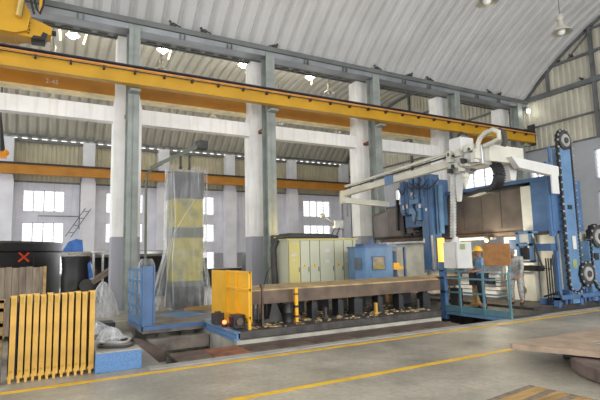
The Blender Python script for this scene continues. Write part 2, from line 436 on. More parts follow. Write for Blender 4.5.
# valley gutter beam along the column line
gt = MB().box(XL, 23.4, 15.85, 16.35, 9.56, 9.74).box(XL, 23.4, 16.35, 17.3, 9.50, 9.60).box(XL, 23.4, 16.30, 16.40, 9.5, 9.85).box(XL, 23.4, 17.1, 17.2, 9.5, 9.9)
struct(gt.build('trim_3', 'gutter_top', keep=True))
g2 = MB().prism([(XL, 15.95, 9.56), (XL, 16.9, 9.56), (XL, 16.65, 9.45), (XL, 16.02, 9.40)], (32.4, 0, 0))
struct(g2.build('trim_4', 'gutter', keep=True))
g3 = MB(); xx = XL+.5
for cx in (-2.4, 2.63, 7.7, 12.9, 17.75, 22.7):
    for d in (-1.65, 1.65): g3.box(cx+d-.10, cx+d-.06, 15.90, 16.0, 9.36, 9.60).box(cx+d+.06, cx+d+.10, 15.90, 16.0, 9.36, 9.60)
struct(g3.build('trim_5', 'steel_dark', keep=True))

# ------------------------------------------------------------------ columns
CX = [2.63, 7.7, 12.9, 17.95, 22.75]
names_c = ['nearest the wrapped machine and the blue gate', 'beside the row of control cabinets', 'behind the end of the brown crossbeam bellows', 'behind the white boom head of the milling machine', 'in the corner by the end wall']
for cx, n_ in zip(CX, names_c):
    b = MB()
    b.box(cx-.46, cx+.46, 16.9, 17.5, 0, 6.95)
    b.prism([(cx-.46, 16.92, 6.95), (cx+.46, 16.92, 6.95), (cx+.38, 16.92, 7.4), (cx-.38, 16.92, 7.4)], (0, .56, 0))
    b.box(cx-.38, cx+.38, 16.93, 17.5, 7.2, 9.5)
    o = b.build('concrete_column', 'white_col', keep=True)
    tag(o, 'white concrete column with grey painted foot, ' + n_, 'column', 'concrete columns between the two bays')
    b = MB().box(cx-.16, cx+.20, 15.95, 15.98, 0, 9.56).box(cx-.16, cx+.20, 16.42, 16.45, 0, 9.56).box(cx-.012, cx+.012, 15.95, 16.45, 0, 9.56).box(cx-.28, cx+.28, 15.85, 16.5, 0, .04)
    b.box(cx-.14, cx+.18, 15.6, 15.95, 7.12, 7.20)
    r_ = thing('steel_column', (cx, 16.2, 0), 'grey-green steel H column standing in front of the concrete column ' + n_, 'column', 'steel crane columns')
    b.build('column_shaft', 'steel_col', r_)
    r2_ = MB().box(cx-.12, cx+.08, 16.45, 16.9, 6.5, 6.62)
    r2_.build('tie_bracket', 'rustred', r_)
segs = [(-3.5, CX[0]-.46), (CX[0]+.46, CX[1]-.46), (CX[1]+.46, CX[2]-.46), (CX[2]+.46, CX[3]-.46), (CX[3]+.46, CX[4]-.46)]
tl = ['running off the left side of the picture', 'above the plastic wrapped machine', 'above the row of control cabinets', 'above the blue milling carriage', 'behind the white boom head']
for (a, b_), n_ in zip(segs, tl):
    o = MB().box(a, b_, 16.95, 17.3, 6.38, 6.92).build('tie_beam', 'white_tie')
    tag(o, 'white painted concrete tie beam between columns, ' + n_, 'beam', 'concrete tie beams')
FX = [-1.8, 2.77, 7.6, 12.5, 17.8, 22.9]
fl = ['furthest left, above the black tank', 'seen just left of the first white column', 'half hidden by the plastic wrapped machine', 'first to the right of the plastic wrapped machine', 'just right of the second white column', 'deepest, beside the third white column']
for cx, n_ in zip(FX, fl):
    b = MB().box(cx-.43, cx+.43, 32.95, 33.5, 0, 6.55).prism([(cx-.43, 32.97, 6.55), (cx+.43, 32.97, 6.55), (cx+.36, 32.97, 6.85), (cx-.36, 32.97, 6.85)], (0, .5, 0)).box(cx-.36, cx+.36, 33.0, 33.5, 6.85, 9.2)
    tag(b.build('wall_column', 'far_col', keep=True), 'pale column on the far windowed wall, ' + n_, 'column', 'columns on the far wall')

# ------------------------------------------------------------------ crane girders
cg = thing('crane_girder', (7, 15.5, 7.12), 'bright yellow crane runway girder crossing in front of the columns', 'crane girder')
MB().box(XL, 22.9, 15.3, 15.5, 7.24, 7.70).box(XL, 22.9, 15.25, 15.52, 7.22, 7.25).build('beam', 'crane', cg)
MB().box(XL, 22.9, 15.36, 15.5, 7.74, 7.82).box(XL, 22.9, 15.2, 15.28, 7.78, 7.82).build('rail', 'rail', cg)
MB().box(XL, 22.9, 15.27, 15.5, 7.70, 7.745).build('conductor_bar', 'orange_bar', cg)
MB().box(XL, 22.9, 15.17, 15.2, 7.60, 7.625).build('conductor_wire', 'rail', cg)
x = XL+.4
cl = MB()
while x < 22.6:
    cl.box(x-.03, x+.03, 15.16, 15.3, 7.54, 7.64); x += .93
tag(cl.build('wire_clips', 'rail', cg), kind='stuff')
MB().box(22.9, 22.98, 15.3, 15.7, 7.1, 8.25).build('end_stop', 'rail', cg)
cg = thing('crane_girder', (7, 17.8, 7.3), 'orange crane girder behind the white columns, painted 2-45', 'crane girder')
MB().box(XL, CX[4]+.3, 17.52, 17.85, 7.46, 7.95).build('beam', 'crane_o', cg)
MB().box(XL, CX[4]+.3, 17.45, 17.95, 7.42, 7.46).build('flange', 'sunlit_fl', cg)  # sunlight on the bottom flange, put into its cream colour
MB().box(XL, CX[4]+.3, 17.6, 17.75, 7.95, 8.03).build('rail', 'rail', cg)
text('painted_number', '2-45', .22, (.05, 17.505, 7.62), (PI/2, 0, 0), 'white_l', cg)
cg = thing('crane_girder', (7, 32.4, 6.85), 'orange crane girder along the far windowed wall', 'crane girder')
MB().box(XL, 23.3, 32.25, 32.6, 6.85, 7.42).build('beam', 'crane_o', cg)
MB().box(XL, 23.3, 32.15, 32.65, 7.42, 7.52).build('rail', 'rail', cg)

# crane end carriage top left
hc = thing('crane_end_carriage', (-1.3, 15.2, 7.85), 'yellow overhead crane end carriage with hydraulic hoses on the near girder', 'crane')
Y0 = 14.7
b = MB().prism([(-2.6, Y0, 8.0), (-.75, Y0, 8.0), (-.45, Y0, 8.12), (-.38, Y0, 8.62), (-.9, Y0, 9.6), (-2.6, Y0, 9.9)], (0, .9, 0)); b.build('side_frame', 'crane', hc)
b = MB().prism([(-.75, 14.85, 8.02), (.0, 14.85, 7.98), (.02, 14.85, 8.12), (.15, 14.85, 8.18), (.17, 14.85, 8.40), (-.45, 14.85, 8.60), (-.75, 14.85, 8.60)], (0, .5, 0)); b.build('buffer_arm', 'crane', hc)
b = MB().box(.16, .28, 14.98, 15.12, 8.27, 8.37).prism([(-.35, 14.8, 7.95), (.0, 14.8, 7.97), (.06, 14.8, 8.16), (-.06, 14.8, 8.2), (-.12, 14.8, 8.05), (-.3, 14.8, 8.05)], (0, .5, 0)); b.build('buffer', 'black', hc)
pts = [(-.72+.10*math.sin(t*2.6), 14.55, 9.9-1.5*t) for t in [i/10 for i in range(11)]]
MB().tube(pts, .09).build('brass_pipe', mat('brassy', (.62, .45, .16), .3, .6), hc)
MB().tube([(-.38, 14.6, 9.9), (-.36, 14.6, 9.3), (-.24, 14.6, 8.75), (-.16, 14.6, 8.62), (-.08, 14.6, 8.9), (-.06, 14.6, 9.9)], .03).tube([(-.5, 14.62, 9.9), (-.45, 14.62, 9.2), (-.3, 14.62, 8.6)], .03).build('hose', 'black', hc)
MB().box(-.6, .02, 14.6, 14.72, 9.28, 9.35).box(-.18, -.1, 14.6, 14.72, 8.7, 9.9).build('hose_bracket', 'crane', hc)
MB().ball((-1.05, 14.66, 9.35), .16, 1.2, .4, .8).tube([(-1.4, 14.64, 9.2), (-1.1, 14.62, 9.4), (-.85, 14.62, 9.3)], .05).build('grease_blob', 'rustred', hc)
rb = MB()
for i in range(5): rb.ball((-.42+.02*(i % 2), 14.82, 8.1+.1*i), .022)
rb.build('bolts', 'rail', hc)
# hook block hanging at left edge in the far bay
hk = thing('hook_block', (-1.55, 24, 6.2), 'orange and black crane hook hanging at the far left edge', 'hook')
MB().box(-1.75, -1.3, 23.9, 24.1, 6.15, 6.45).ball((-1.35, 24, 6.4), .14).build('block', 'orange', hk)
MB().cyl((-1.6, 24, 6.45), (-1.6, 24, 12.7), .03).cyl((-1.48, 24, 6.45), (-1.6, 24, 8.2), .11, .02).build('hoist_chain', 'black', hk)

# ------------------------------------------------------------------ lamps
def lamp(loc, stem, lit, label, group, tubes=True, s=1.):
    x, y, z = loc
    t = thing('high_bay_lamp', (x, y, z), label, 'lamp', group)
    MB().lathe((x, y, z), [(.02*s, .30*s), (.07*s, .28*s), (.09*s, .16*s), (.12*s, .12*s), (.30*s, -.05*s), (.31*s, -.08*s), (.27*s, -.07*s), (.1*s, .08*s)], 18).build('reflector', 'reflector', t, True)
    MB().lathe((x, y, z), [(.09*s, .48*s), (.10*s, .46*s), (.10*s, .32*s), (.05*s, .28*s)], 14).build('ballast_housing', 'reflector', t, True)
    MB().cyl((x, y, z+.45*s), (x, y, z+.45*s+stem), .014).build('hanger', 'steel_dark', t)
    MB().ball((x, y, z-.02*s), .20*s if lit else .12*s, 1, 1, 1.2, 14).build('bulb', 'lit' if lit else 'whitep', t, True)
    return t
for (x, y, z), n_ in zip([(1.13, 23.5, 12.2), (5.29, 23.5, 12.3), (9.69, 23.5, 12.3), (14.01, 23.5, 12.3)], ['left of the first column', 'first to the right of the first column', 'left of the second column', 'right of the second column']):
    lamp((x, y, z), .25, True, 'lit lamp glowing under far roof, ' + n_, 'lit lamps in the far bay')
    for s_ in ((-.5, .5) if x < 3 else (.42,)):  # glowing tubes modelled in for the yellow reflections beside the lamps
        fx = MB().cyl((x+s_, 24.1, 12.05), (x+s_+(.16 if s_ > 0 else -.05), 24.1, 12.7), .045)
        o = tag(fx.build('lamp_or_glint_tube', 'tube'), 'yellowish reflection tube %s the lit lamp %s' % ('right of' if s_ > 0 else 'left of', n_), 'lamp', 'yellowish reflection tubes by the lit lamps')
for (x, y, z), st, n_ in zip([(.31, 22, 10.35), (4.87, 22, 10.6), (14.36, 22, 10.9), (.45, 27, 10.0), (9.12, 27, 10.1), (13.63, 27, 10.3), (18.19, 27, 10.2)], (2., 1.7, 1.4, 2.4, 2.4, 2.2, 2.3),
        ['above the yellow girder, near the crane end carriage', 'above the yellow girder, right of the first column', 'above the yellow girder, left of the third column', 'below the painted number on the orange girder', 'below the girders, right of the first column', 'below the girders, right of the second column', 'below the girders, left of the third column']):
    lamp((x, y, z), st, False, 'unlit far bay lamp ' + n_, 'unlit lamps in the far bay')
lamp((13.5, 7.9, 8.15), 5.2, False, 'unlit bell-shaped lamp hanging under the main vault near the end wall', 'lamps under the main vault', s=1.)
lamp((10.25, 7.9, 8.3), 5.2, False, 'unlit bell-shaped lamp cut by the top edge under the main vault', 'lamps under the main vault', s=1.)
t = thing('floodlight', (23.0, 15.7, 9.0), 'small lit white floodlight in the corner where the vault meets the end wall', 'lamp')
MB().box(22.95, 23.05, 15.72, 15.9, 9.15, 9.35).build('bracket', 'steel_dark', t)
MB().ball((23.0, 15.62, 9.05), .1).build('bulb', 'lit', t)

# pigeons on the beams
def pigeon(x, y, z, a, label):
    t = thing('pigeon', (x, y, z), label, 'bird', 'pigeons perched on the steelwork')
    c, s_ = math.cos(a), math.sin(a)
    MB().ball((x, y, z+.09), .085, 1.5 if abs(c) > .5 else 1, 1, .9, 10).ball((x+.11*c, y+.11*s_, z+.19), .045, n=8).cyl((x+.14*c, y+.14*s_, z+.19), (x+.19*c, y+.19*s_, z+.18), .012, .002, 6).prism([(x-.1*c, y-.03, z+.1), (x-.1*c, y+.03, z+.1), (x-.26*c, y+.03, z+.05), (x-.26*c, y-.03, z+.05)], (0, 0, .02)).build('body', 'dkgrey', t, True)
    lg = MB().cyl((x, y-.02, z), (x, y-.02, z+.05), .008).cyl((x, y+.02, z), (x, y+.02, z+.05), .008); lg.build('legs', 'rustred', t)
for (x, lab) in ((3.93, 'dark pigeon on the gutter beam, left of the pair beyond the first column'), (5.05, 'dark pigeon on the gutter beam, right of the pair beyond the first column'), (7.9, 'dark pigeon on the gutter beam above the second column'), (12.95, 'dark pigeon on the gutter beam above the third column'), (14.9, 'dark pigeon alone on the gutter beam, right of the third column'), (16.1, 'dark pigeon on the gutter beam, left of the fourth column'), (20.3, 'dark pigeon on the gutter beam, left one of the last pair'), (21.1, 'dark pigeon on the gutter beam, right one of the last pair')):
    pigeon(x, 15.90, 9.72, 0 if random.random() > .5 else PI, lab)
for (y, z, lab) in ((14.0, 11.26, 'dark pigeon on the end wall purlin, left'), (13.3, 11.26, 'dark pigeon on the end wall purlin, right'), (12.9, 9.9, 'dark pigeon on the thick end wall beam')):
    pigeon(XR-.06, y, z, PI/2, lab)

# ------------------------------------------------------------------ pit, block, platform
MBk = MB().prism([(3.3, 8.45, -1.1), (8.5, 8.45, -1.1), (9.8, 9.98, -1.1), (9.95, 12.0, -1.1), (3.3, 12.0, -1.1)], (0, 0, 1.2)).box(3.0, 3.3, 11.2, 12.0, -1.1, 0)
struct(MBk.build('floor_foundation', 'conc', keep=True))
struct(MB().box(11.35, 24, 8.0, 12.0, -1.1, .14).box(9.95, 11.35, 10.0, 12.0, -1.1, .05).build('floor_machine_bed', 'deck', keep=True))
pf = thing('machine_platform', (6.5, 9, 0), 'oily black platform plate carrying the long machine table', 'platform')
MB().prism([(3.38, 8.49, .12), (8.55, 8.49, .12), (9.85, 9.95, .12), (9.9, 11.95, .12), (4.36, 11.95, .12), (4.36, 10.33, .12), (3.38, 10.33, .12)], (0, 0, .13)).build('deck_plate', 'deck', pf)
MB().box(3.31, 3.34, 8.47, 10.32, .12, .25).box(3.26, 3.38, 8.47, 10.32, .235, .255).box(3.26, 3.38, 8.47, 10.32, .10, .125).build('edge_beam', 'blue_l', pf)
ch = MB()
for i in range(420):
    x = random.uniform(3.6, 8.5); y = random.uniform(8.65, 11.0)
    s_ = random.uniform(.015, .05); ch.box(x-s_, x+s_, y-s_, y+s_*.6, .25, .25+s_*.4, random.random()*3)
tag(ch.build('metal_chips', 'table', keep=False), 'scattered tan metal chips lying on the black platform under the table', 'metal chips', kind='stuff')
# rusty cover plates, individually liftable
x = 2.02; i = 0
ordn = ['leftmost', 'second', 'third', 'fourth', 'fifth', 'sixth', 'seventh', 'eighth', 'ninth', 'tenth', 'eleventh', 'twelfth']
ws = [.62, .66, .6, .7, .95, .95, .95, .95]
for wd in ws:
    b = MB().box(x+.008, x+wd-.008, 7.76, 8.44, -.02, .03, 0, .006)
    o = b.build('pit_cover_plate', 'rustred' if i in (1,) else 'rust')
    tag(o, '%s dark rusty steel cover plate from the left in the strip beside the yellow line' % ordn[i], 'cover plate', 'pit cover plates along the walkway'); x += wd; i += 1
MB_ = MB().box(2.0, 8.75, 7.76, 7.84, -.9, -.02).box(2.0, 8.75, 8.38, 8.44, -.9, -.02)
struct(MB_.build('floor_trench', 'conc_d', keep=True))
# things in the left pit
tag(MB().box(2.02, 3.28, 10.0, 10.25, -.22, .03, 0, .01).build('sleeper_beam', 'deckl'), 'grey weathered beam spanning the pit under the blue platform', 'beam')
tag(MB().box(1.8, 3.28, 8.75, 8.95, -.45, -.2, 0, .01).build('sleeper_beam', 'kerb'), 'pale grey concrete beam low in the pit behind the rusty cover plates', 'beam')
rl = thing('steel_roller', (1.9, 9.2, -.6), 'dark brown steel roller end standing in the pit beside the blue box', 'roller')
MB().cyl((1.82, 10.2, -.1), (1.95, 9.0, -.1), .17, n=24).build('roller_body', 'rust', rl, True)
MB().box(1.85, 2.02, 9.02, 9.12, -1.1, -.2).build('bearing_block', 'conc_d', rl)

# blue platform behind the pit
bp_ = thing('blue_platform', (2.9, 11.7, 0), 'low blue edged steel platform with a worn grey deck', 'platform')
MB().box(1.98, 4.3, 10.42, 12.0, .10, .23).box(2.45, 4.3, 12.0, 13.4, .1, .23).build('deck_plate', 'deckl', bp_)
MB().box(1.95, 4.3, 10.38, 10.42, .165, .25).box(1.94, 1.98, 10.38, 12.0, .165, .25).build('edge_beam', 'blue', bp_)
MB().box(2.9, 3.7, 11.6, 12.7, .23, .236, .25).box(3.4, 4.2, 10.5, 10.9, .23, .237, -.04).build('paint_patch', 'blue_l', bp_)
MB().box(2.1, 2.3, 10.6, 11.9, -1.1, .1).build('bearer', 'dkgrey', bp_)
gt = thing('blue_gate', (2.0, 10.9, .25), 'light blue guard rail with open lattice and a solid end panel', 'guard rail')
b = MB()
for y in (11.9, 11.42, 10.94, 10.46): b.box(1.93, 1.97, y-.03, y+.03, .3, 1.45)
for z in (.62, .9, 1.18, 1.43): b.box(1.93, 1.97, 10.44, 11.92, z-.025, z+.025)
b.build('lattice', 'blue_l', gt)
MB().box(1.97, 2.20, 10.37, 10.42, .26, 1.5).box(1.96, 1.99, 10.34, 10.44, .26, 1.52).box(2.18, 2.21, 10.34, 10.44, .26, 1.52).build('end_panel', 'blue', gt)
MB().box(1.93, 1.97, 10.44, 11.92, .28, .45).build('kick_plate', 'blue_l', gt)
# timber stack behind
for i in range(5):
    x0 = 3.5+.05*i; o = MB().box(x0, x0+1.25, 12.75+.11*i, 12.84+.11*i, .235, .30).build('timber_plank', 'timber_y')
    tag(o, 'yellowish timber plank, %s of five lying behind the yellow screen' % ['front', 'second', 'third', 'fourth', 'rear'][i], 'plank', 'planks behind the yellow screen')

# yellow screen
ys = thing('yellow_screen', (3.7, 9.85, .25), 'tall bright yellow sheet metal guard screen with framed right panel', 'screen')
MB().box(3.62, 3.66, 9.92, 10.85, .36, 1.36).box(3.60, 3.66, 9.95, 10.0, .25, .4).box(3.60, 3.66, 10.7, 10.76, .25, .4).build('plain_panel', 'yscreen', ys)
MB().box(3.66, 3.69, 8.63, 9.90, .38, 1.36).build('framed_panel', 'yscreen', ys)
fr = MB()
for y in (8.63, 9.3, 9.86): fr.box(3.62, 3.67, y, y+.05, .25, 1.37)
for z in (.45, .98, 1.32): fr.box(3.63, 3.67, 8.63, 9.9, z, z+.045)
fr.build('frame', 'yscreen', ys)
MB().box(3.655, 3.66, 9.90, 9.92, .3, 1.36).box(3.66, 3.668, 9.60, 9.615, .5, 1.3).box(3.655, 3.66, 8.7, 8.715, .5, 1.3).build('seam', 'yline', ys)
# small items at its foot
tag(MB().box(3.25, 3.45, 9.55, 9.75, .28, .50, .2, .01).box(3.3, 3.4, 9.6, 9.7, .5, .53).build('steel_box', 'dkgrey', None), 'small brown steel box at the foot of the yellow screen', 'box')
t = thing('signal_lamp', (3.35, 9.25, .28), 'small glowing red lamp on the platform edge by the yellow screen', 'lamp')
MB().cyl((3.35, 9.25, .26), (3.35, 9.25, .32), .05).build('base', 'black', t); MB().ball((3.35, 9.25, .35), .045).build('bulb', 'redl', t)
t = thing('toolbox_stack', (3.45, 8.95, .26), 'black ribbed motor block at the foot of the yellow screen', 'motor')
b = MB().box(3.42, 3.62, 8.82, 9.12, .27, .52)
for i in range(6): b.box(3.39, 3.42, 8.83+.05*i, 8.855+.05*i, .28, .52)
b.build('housing', 'black', t); MB().cyl((3.5, 8.78, .4), (3.5, 8.83, .4), .07).build('flange', 'rust', t)

# ------------------------------------------------------------------ long table
tb = thing('machine_table', (7, 9.9, .25), 'long brown machine table with worn tan top on short black pedestals', 'machine table')
b = MB().prism([(3.85, 9.14, .66), (9.22, 9.14, .66), (9.84, 9.95, .66), (10.8, 9.95, .66), (10.8, 10.7, .66), (3.85, 10.7, .66)], (0, 0, .27)); b.build('slab', 'table_s', tb)
MB().prism([(3.85, 9.17, .93), (9.20, 9.17, .93), (9.83, 9.98, .93), (10.8, 9.98, .93), (10.8, 10.7, .93), (3.85, 10.7, .93)], (0, 0, .025)).build('top_plate', 'table', tb)
gr = MB()
for i in range(6): gr.box(3.85, 9.3, 9.35+.22*i, 9.37+.22*i, .955, .958)
tag(gr.build('t_slot', 'table_s', tb), None)
for i in range(28): pass
for i, x in enumerate((4.75, 5.45, 6.15, 6.65, 7.3, 7.95, 8.8)):
    wd = .09 if i % 3 else .15
    MB().box(x-wd, x+wd, 9.2, 9.5, .25, .29).box(x-wd*.8, x+wd*.8, 9.22, 9.46, .29, .6).box(x-wd*.5, x+wd*.5, 9.25, 9.43, .6, .66).build('leg', 'black', tb)
    MB().box(x-wd+.2, x+wd+.2, 10.2, 10.45, .25, .66).build('leg', 'black', tb)
b = MB()
for i in range(5): b.box(4.0+.1*i, 4.04+.1*i, 9.3, 9.34, .25, .66)
b.build('rod_stand', 'black', tb)
tag(MB().prism([(4.15, 9.15, .27), (4.62, 9.15, .27), (4.62, 9.15, .35), (4.45, 9.15, .7), (4.38, 9.15, .7), (4.3, 9.15, .35), (4.15, 9.15, .33)], (0, .25, 0)).build('angle_bracket', 'dkgrey'), 'triangular dark angle plate standing at the left end of the table', 'bracket')
t = thing('oil_drum', (4.75, 8.98, .25), 'small black round drum beside the yellow and black post', 'drum')
MB().lathe((4.68, 9.03, .25), [(.10, 0), (.105, .02), (.10, .04), (.10, .2), (.107, .21), (.10, .23), (.10, .38), (.105, .4)], 18).build('shell', 'black', t, True)
t = thing('marker_post', (4.85, 8.98, .25), 'slim yellow and black marker post in front of the table', 'post')
MB().box(4.83, 4.9, 8.97, 9.03, .25, .97).build('post', 'yscreen', t)
MB().box(4.825, 4.905, 8.965, 9.035, .55, .6).box(4.825, 4.905, 8.965, 9.035, .35, .39).box(4.825, 4.905, 8.965, 9.035, .82, .85).build('black_band', 'black', t)
tag(MB().box(4.05, 4.09, 8.96, 9.0, .25, 1.05).box(4.03, 4.11, 8.94, 9.02, 1.02, 1.08).build('steel_rod', 'rust'), 'thin rusty rod standing just right of the yellow screen', 'rod')
for i, (x, l) in enumerate(((5.6, 'left'), (7.0, 'middle'), (8.3, 'right'))):
    tag(MB().box(x-.03, x+.03, 8.99, 9.05, .25, .5).box(x-.06, x+.06, 8.97, 9.07, .25, .28).build('bollard_pin', 'dkgrey' if i != 1 else 'ypost'), 'short upright pin on the platform edge, %s of three in front of the table' % l, 'pin', 'pins on the platform edge')
# workpieces / scraps bits under the table
for i, x in enumerate((5.1, 6.4, 7.6, 9.0)):
    tag(MB().box(x-.25, x+.25, 10.7, 10.9, .25, .52, .1, .02).build('timber_block', 'timber_y'), 'tan timber block seen under the table, %s of four' % ['leftmost', 'second', 'third', 'rightmost'][i], 'block', 'timber blocks under the table')

# ------------------------------------------------------------------ control cabinets
cb = thing('control_cabinet', (8.3, 13.9, 0), 'row of joined grey-green electrical control cabinets with warning triangles', 'cabinet')
MB().box(7.05, 9.75, 13.55, 14.3, .1, 2.14).build('body', 'cab', cb)
MB().box(7.0, 9.8, 13.48, 14.35, 2.14, 2.18).box(7.05, 9.75, 13.5, 14.3, 0, .1).build('top_rim', 'cab_warm', cb)
xs = [7.07, 7.5, 7.86, 8.24, 8.82, 9.2, 9.58]
for i in range(6):
    d = MB().box(xs[i]+.012, xs[i+1]-.012, 13.51, 13.55, .2, 2.1, 0, .006).build('door', 'cab_warm' if i == 0 else 'cab', cb)
    MB().box(xs[i+1]-.07, xs[i+1]-.045, 13.49, 13.51, 1.1, 1.25).build('handle', 'dark_line', d)
    if i in (1, 2, 4):
        cx = (xs[i]+xs[i+1])/2-.03
        MB().prism([(cx-.07, 13.505, 1.24), (cx+.07, 13.505, 1.24), (cx, 13.505, 1.37)], (0, -.006, 0)).build('warning_triangle', 'spot_y', d)
        MB().box(cx-.008, cx+.008, 13.495, 13.499, 1.27, 1.32).build('warning_bolt', 'black', d)
    if i in (3, 5):
        cx = (xs[i]+xs[i+1])/2
        for z in (1.78, 1.42): MB().box(cx-.1, cx+.1, 13.50, 13.51, z-.06, z+.06).build('label_plate', 'whitep', d)
        MB().box(cx-.14, cx+.14, 13.50, 13.51, .45, .68).build('vent_grille', 'whitep', d)
b = MB()
for x in xs: b.box(x-.008, x+.008, 13.505, 13.52, .15, 2.12)
b.build('seam', 'dark_line', cb)
MB().box(7.15, 7.35, 13.50, 13.51, 1.62, 1.68).box(7.2, 7.3, 13.50, 13.51, 1.45, 1.5).build('nameplate', 'whitep', cb)
b = MB().tube([(6.92, 14.2, .4), (6.88, 14.2, 1.2), (6.86, 14.2, 1.85), (6.95, 14.2, 2.12), (7.15, 14.2, 2.26), (7.5, 14.2, 2.29), (9.0, 14.2, 2.27), (9.4, 14.2, 2.2)], .11, 10)
tag(b.build('duct', 'dkgrey', None, True), 'black corrugated hose duct bending over the top of the control cabinets', 'duct')

# small electrical box on second steel column
t = thing('switch_box', (7.72, 15.85, 2.0), 'small dark switch box with white dial on the second steel column', 'switch box')
MB().box(7.6, 7.92, 15.78, 15.93, 1.95, 2.4, 0, .02).build('housing', 'dkgrey', t); MB().box(7.68, 7.84, 15.76, 15.78, 2.1, 2.32).build('dial', 'whitep', t)
MB().tube([(7.7, 15.8, 1.95), (7.6, 15.75, 1.4), (7.3, 15.7, 1.0), (7.2, 15.7, .6)], .015).build('cable', 'black', t)

# ------------------------------------------------------------------ blue cabin
cn = thing('operator_cabin', (9.5, 12, .25), 'blue many-sided machine cabin with a small window and open right side', 'cabin')
z0, z1 = .82, 1.82
b = MB().prism([(8.80, 12.3, z0), (8.95, 11.95, z0), (10.02, 11.95, z0), (10.08, 12.0, z0), (10.08, 12.2, z0), (8.95, 12.9, z0)], (0, 0, z1-z0)); b.build('shell', 'blue_l', cn)
MB().prism([(8.77, 12.32, z1), (8.93, 11.92, z1), (10.6, 11.92, z1), (10.6, 12.9, z1), (8.93, 12.93, z1)], (0, 0, .05)).build('roof', 'blue', cn)
MB().box(8.9, 9.8, 11.95, 12.4, z1+.05, z1+.13).cyl((9.3, 12.1, z1+.1), (9.3, 12.1, z1+.3), .06).build('roof_unit', 'blue_d', cn)
fw = MB(); wx0, wx1, wz0, wz1 = 9.22, 9.68, 1.14, 1.52
fw.box(wx0-.03, wx1+.03, 11.925, 11.95, wz0-.03, wz0).box(wx0-.03, wx1+.03, 11.925, 11.95, wz1, wz1+.03).box(wx0-.03, wx0, 11.925, 11.95, wz0, wz1).box(wx1, wx1+.03, 11.925, 11.95, wz0, wz1)
wf = fw.build('window_frame', 'blue_d', cn)
MB().box(wx0, wx1, 11.93, 11.947, wz0, wz1).build('pane', mat('cabin_pane', (.30, .25, .17), .25, 0, .3, 3.), wf)
MB().box(wx0+.03, wx1-.05, 11.922, 11.929, wz0+.02, wz0+.14).build('yellow_item', 'wrapc_y', wf)
MB().prism([(8.77, 12.29, 1.15), (8.87, 12.06, 1.15), (8.87, 12.06, 1.52), (8.77, 12.29, 1.52)], (-.02, -.009, 0)).build('side_window', mat('side_pane', (.10, .12, .15), .3), cn)
MB().box(10.53, 10.6, 11.95, 12.02, z0, z1).box(10.53, 10.6, 12.8, 12.87, z0, z1).box(10.08, 10.6, 11.95, 12.9, z0-.03, z0+.03).build('door_post', 'blue_d', cn)
MB().box(10.1, 10.35, 12.0, 12.2, 1.1, 1.32).box(10.35, 10.62, 12.0, 12.15, 1.12, 1.2).build('yellow_unit', 'yscreen', cn)
MB().box(10.08, 10.5, 12.3, 12.9, z0, 1.7).build('inner_panel', 'blue_d', cn)
MB().box(8.9, 10.4, 12.0, 12.7, .25, z0).build('pedestal', 'dkgrey', cn)
struct(MB().box(6.8, 11.35, 12.0, 13.0, 0, .25).build('floor_step', 'deck', keep=True))

# measuring pendant with thin stand above cabinets
t = thing('service_arm', (9.75, 14.6, 0), 'grey articulated service arm and thin pole behind the control cabinets', 'service arm')
MB().cyl((9.95, 14.6, 0), (9.95, 14.6, 3.75), .035).build('pole', 'steel_dark', t)
MB().tube([(9.95, 14.6, 2.75), (9.6, 14.6, 2.62), (9.35, 14.5, 2.85), (9.05, 14.5, 3.0)], .045).ball((9.0, 14.5, 3.03), .10).box(9.5, 9.95, 14.5, 14.7, 2.55, 2.9, 0, .04).build('arm', 'silver', t)
MB().tube([(9.5, 14.45, 2.6), (9.35, 14.45, 2.35), (9.55, 14.45, 2.3), (9.7, 14.45, 2.6)], .02).build('hose', 'black', t)
MB().box(9.3, 9.9, 14.5, 14.62, 2.2, 2.24).box(9.3, 9.34, 14.5, 14.62, 2.0, 2.24).build('hand_rail', 'silver', t)

# ------------------------------------------------------------------ gantry milling machine
gm = thing('milling_machine_gantry', (13.2, 11.5, 0), 'large blue gantry milling machine with brown folded way covers on its crossbeam', 'milling machine')
X0 = 12.5
MB().box(12.85, 14.0, 8.4, 15.6, 2.2, 3.55).build('crossbeam', 'blue_d', gm)
def bellows(name, y0, y1, zt0, zt1, zb=2.2, taper=.0, seams=3):
    """way cover between y0 (near) and y1 (far)"""
    b = MB()
    prof = lambda y, xo, zt: [(X0+xo+.0, y, zb+.10), (X0+xo+.08, y, zb), (13.5 if y < 15.9 else 12.73, y, zb), (13.5 if y < 15.9 else 12.73, y, zt), (X0+xo+.08, y, zt), (X0+xo, y, zt-.12)]
    ys_ = [y0, y1] if not taper else [y0, y1-taper, y1]
    xo = [0, 0] if not taper else [0, 0, .14]
    R_ = [[b.bm.verts.new(p) for p in prof(y, o, zt0+(zt1-zt0)*(y-y0)/(y1-y0) - (.0 if o == 0 else .12))] for y, o in zip(ys_, xo)]
    for A, B in zip(R_, R_[1:]):
        for i in range(6): b.bm.faces.new((A[i], A[(i+1) % 6], B[(i+1) % 6], B[i]))
    b.bm.faces.new(R_[0]); b.bm.faces.new(R_[-1][::-1])
    o = b.build(name, 'brownb', gm)
    s = MB(); n = seams
    for i in range(1, n+1):
        y = y0+(y1-taper-y0)*i/(n+1)
        s.bar((X0-.008, y, zb+.12), (X0-.008, y, zt0-.14), .02, .02)
    s.build('seam', 'brownl', o)
    return o
bellows('way_cover', 8.95, 11.85, 3.58, 3.58, seams=3)
bellows('way_cover', 13.5, 16.2, 3.45, 3.42, taper=1.1, seams=1)
MB().box(X0-.01, 13.6, 8.62, 8.95, 2.2, 3.5).build('end_plate', 'beige', gm)
MB().box(12.48, 13.9, 8.0, 8.62, 2.15, 3.62).build('end_housing', 'blue', gm)
MB().box(12.42, 13.6, 8.0, 12.1, 3.60, 3.70).build('top_rail', 'blue', gm)
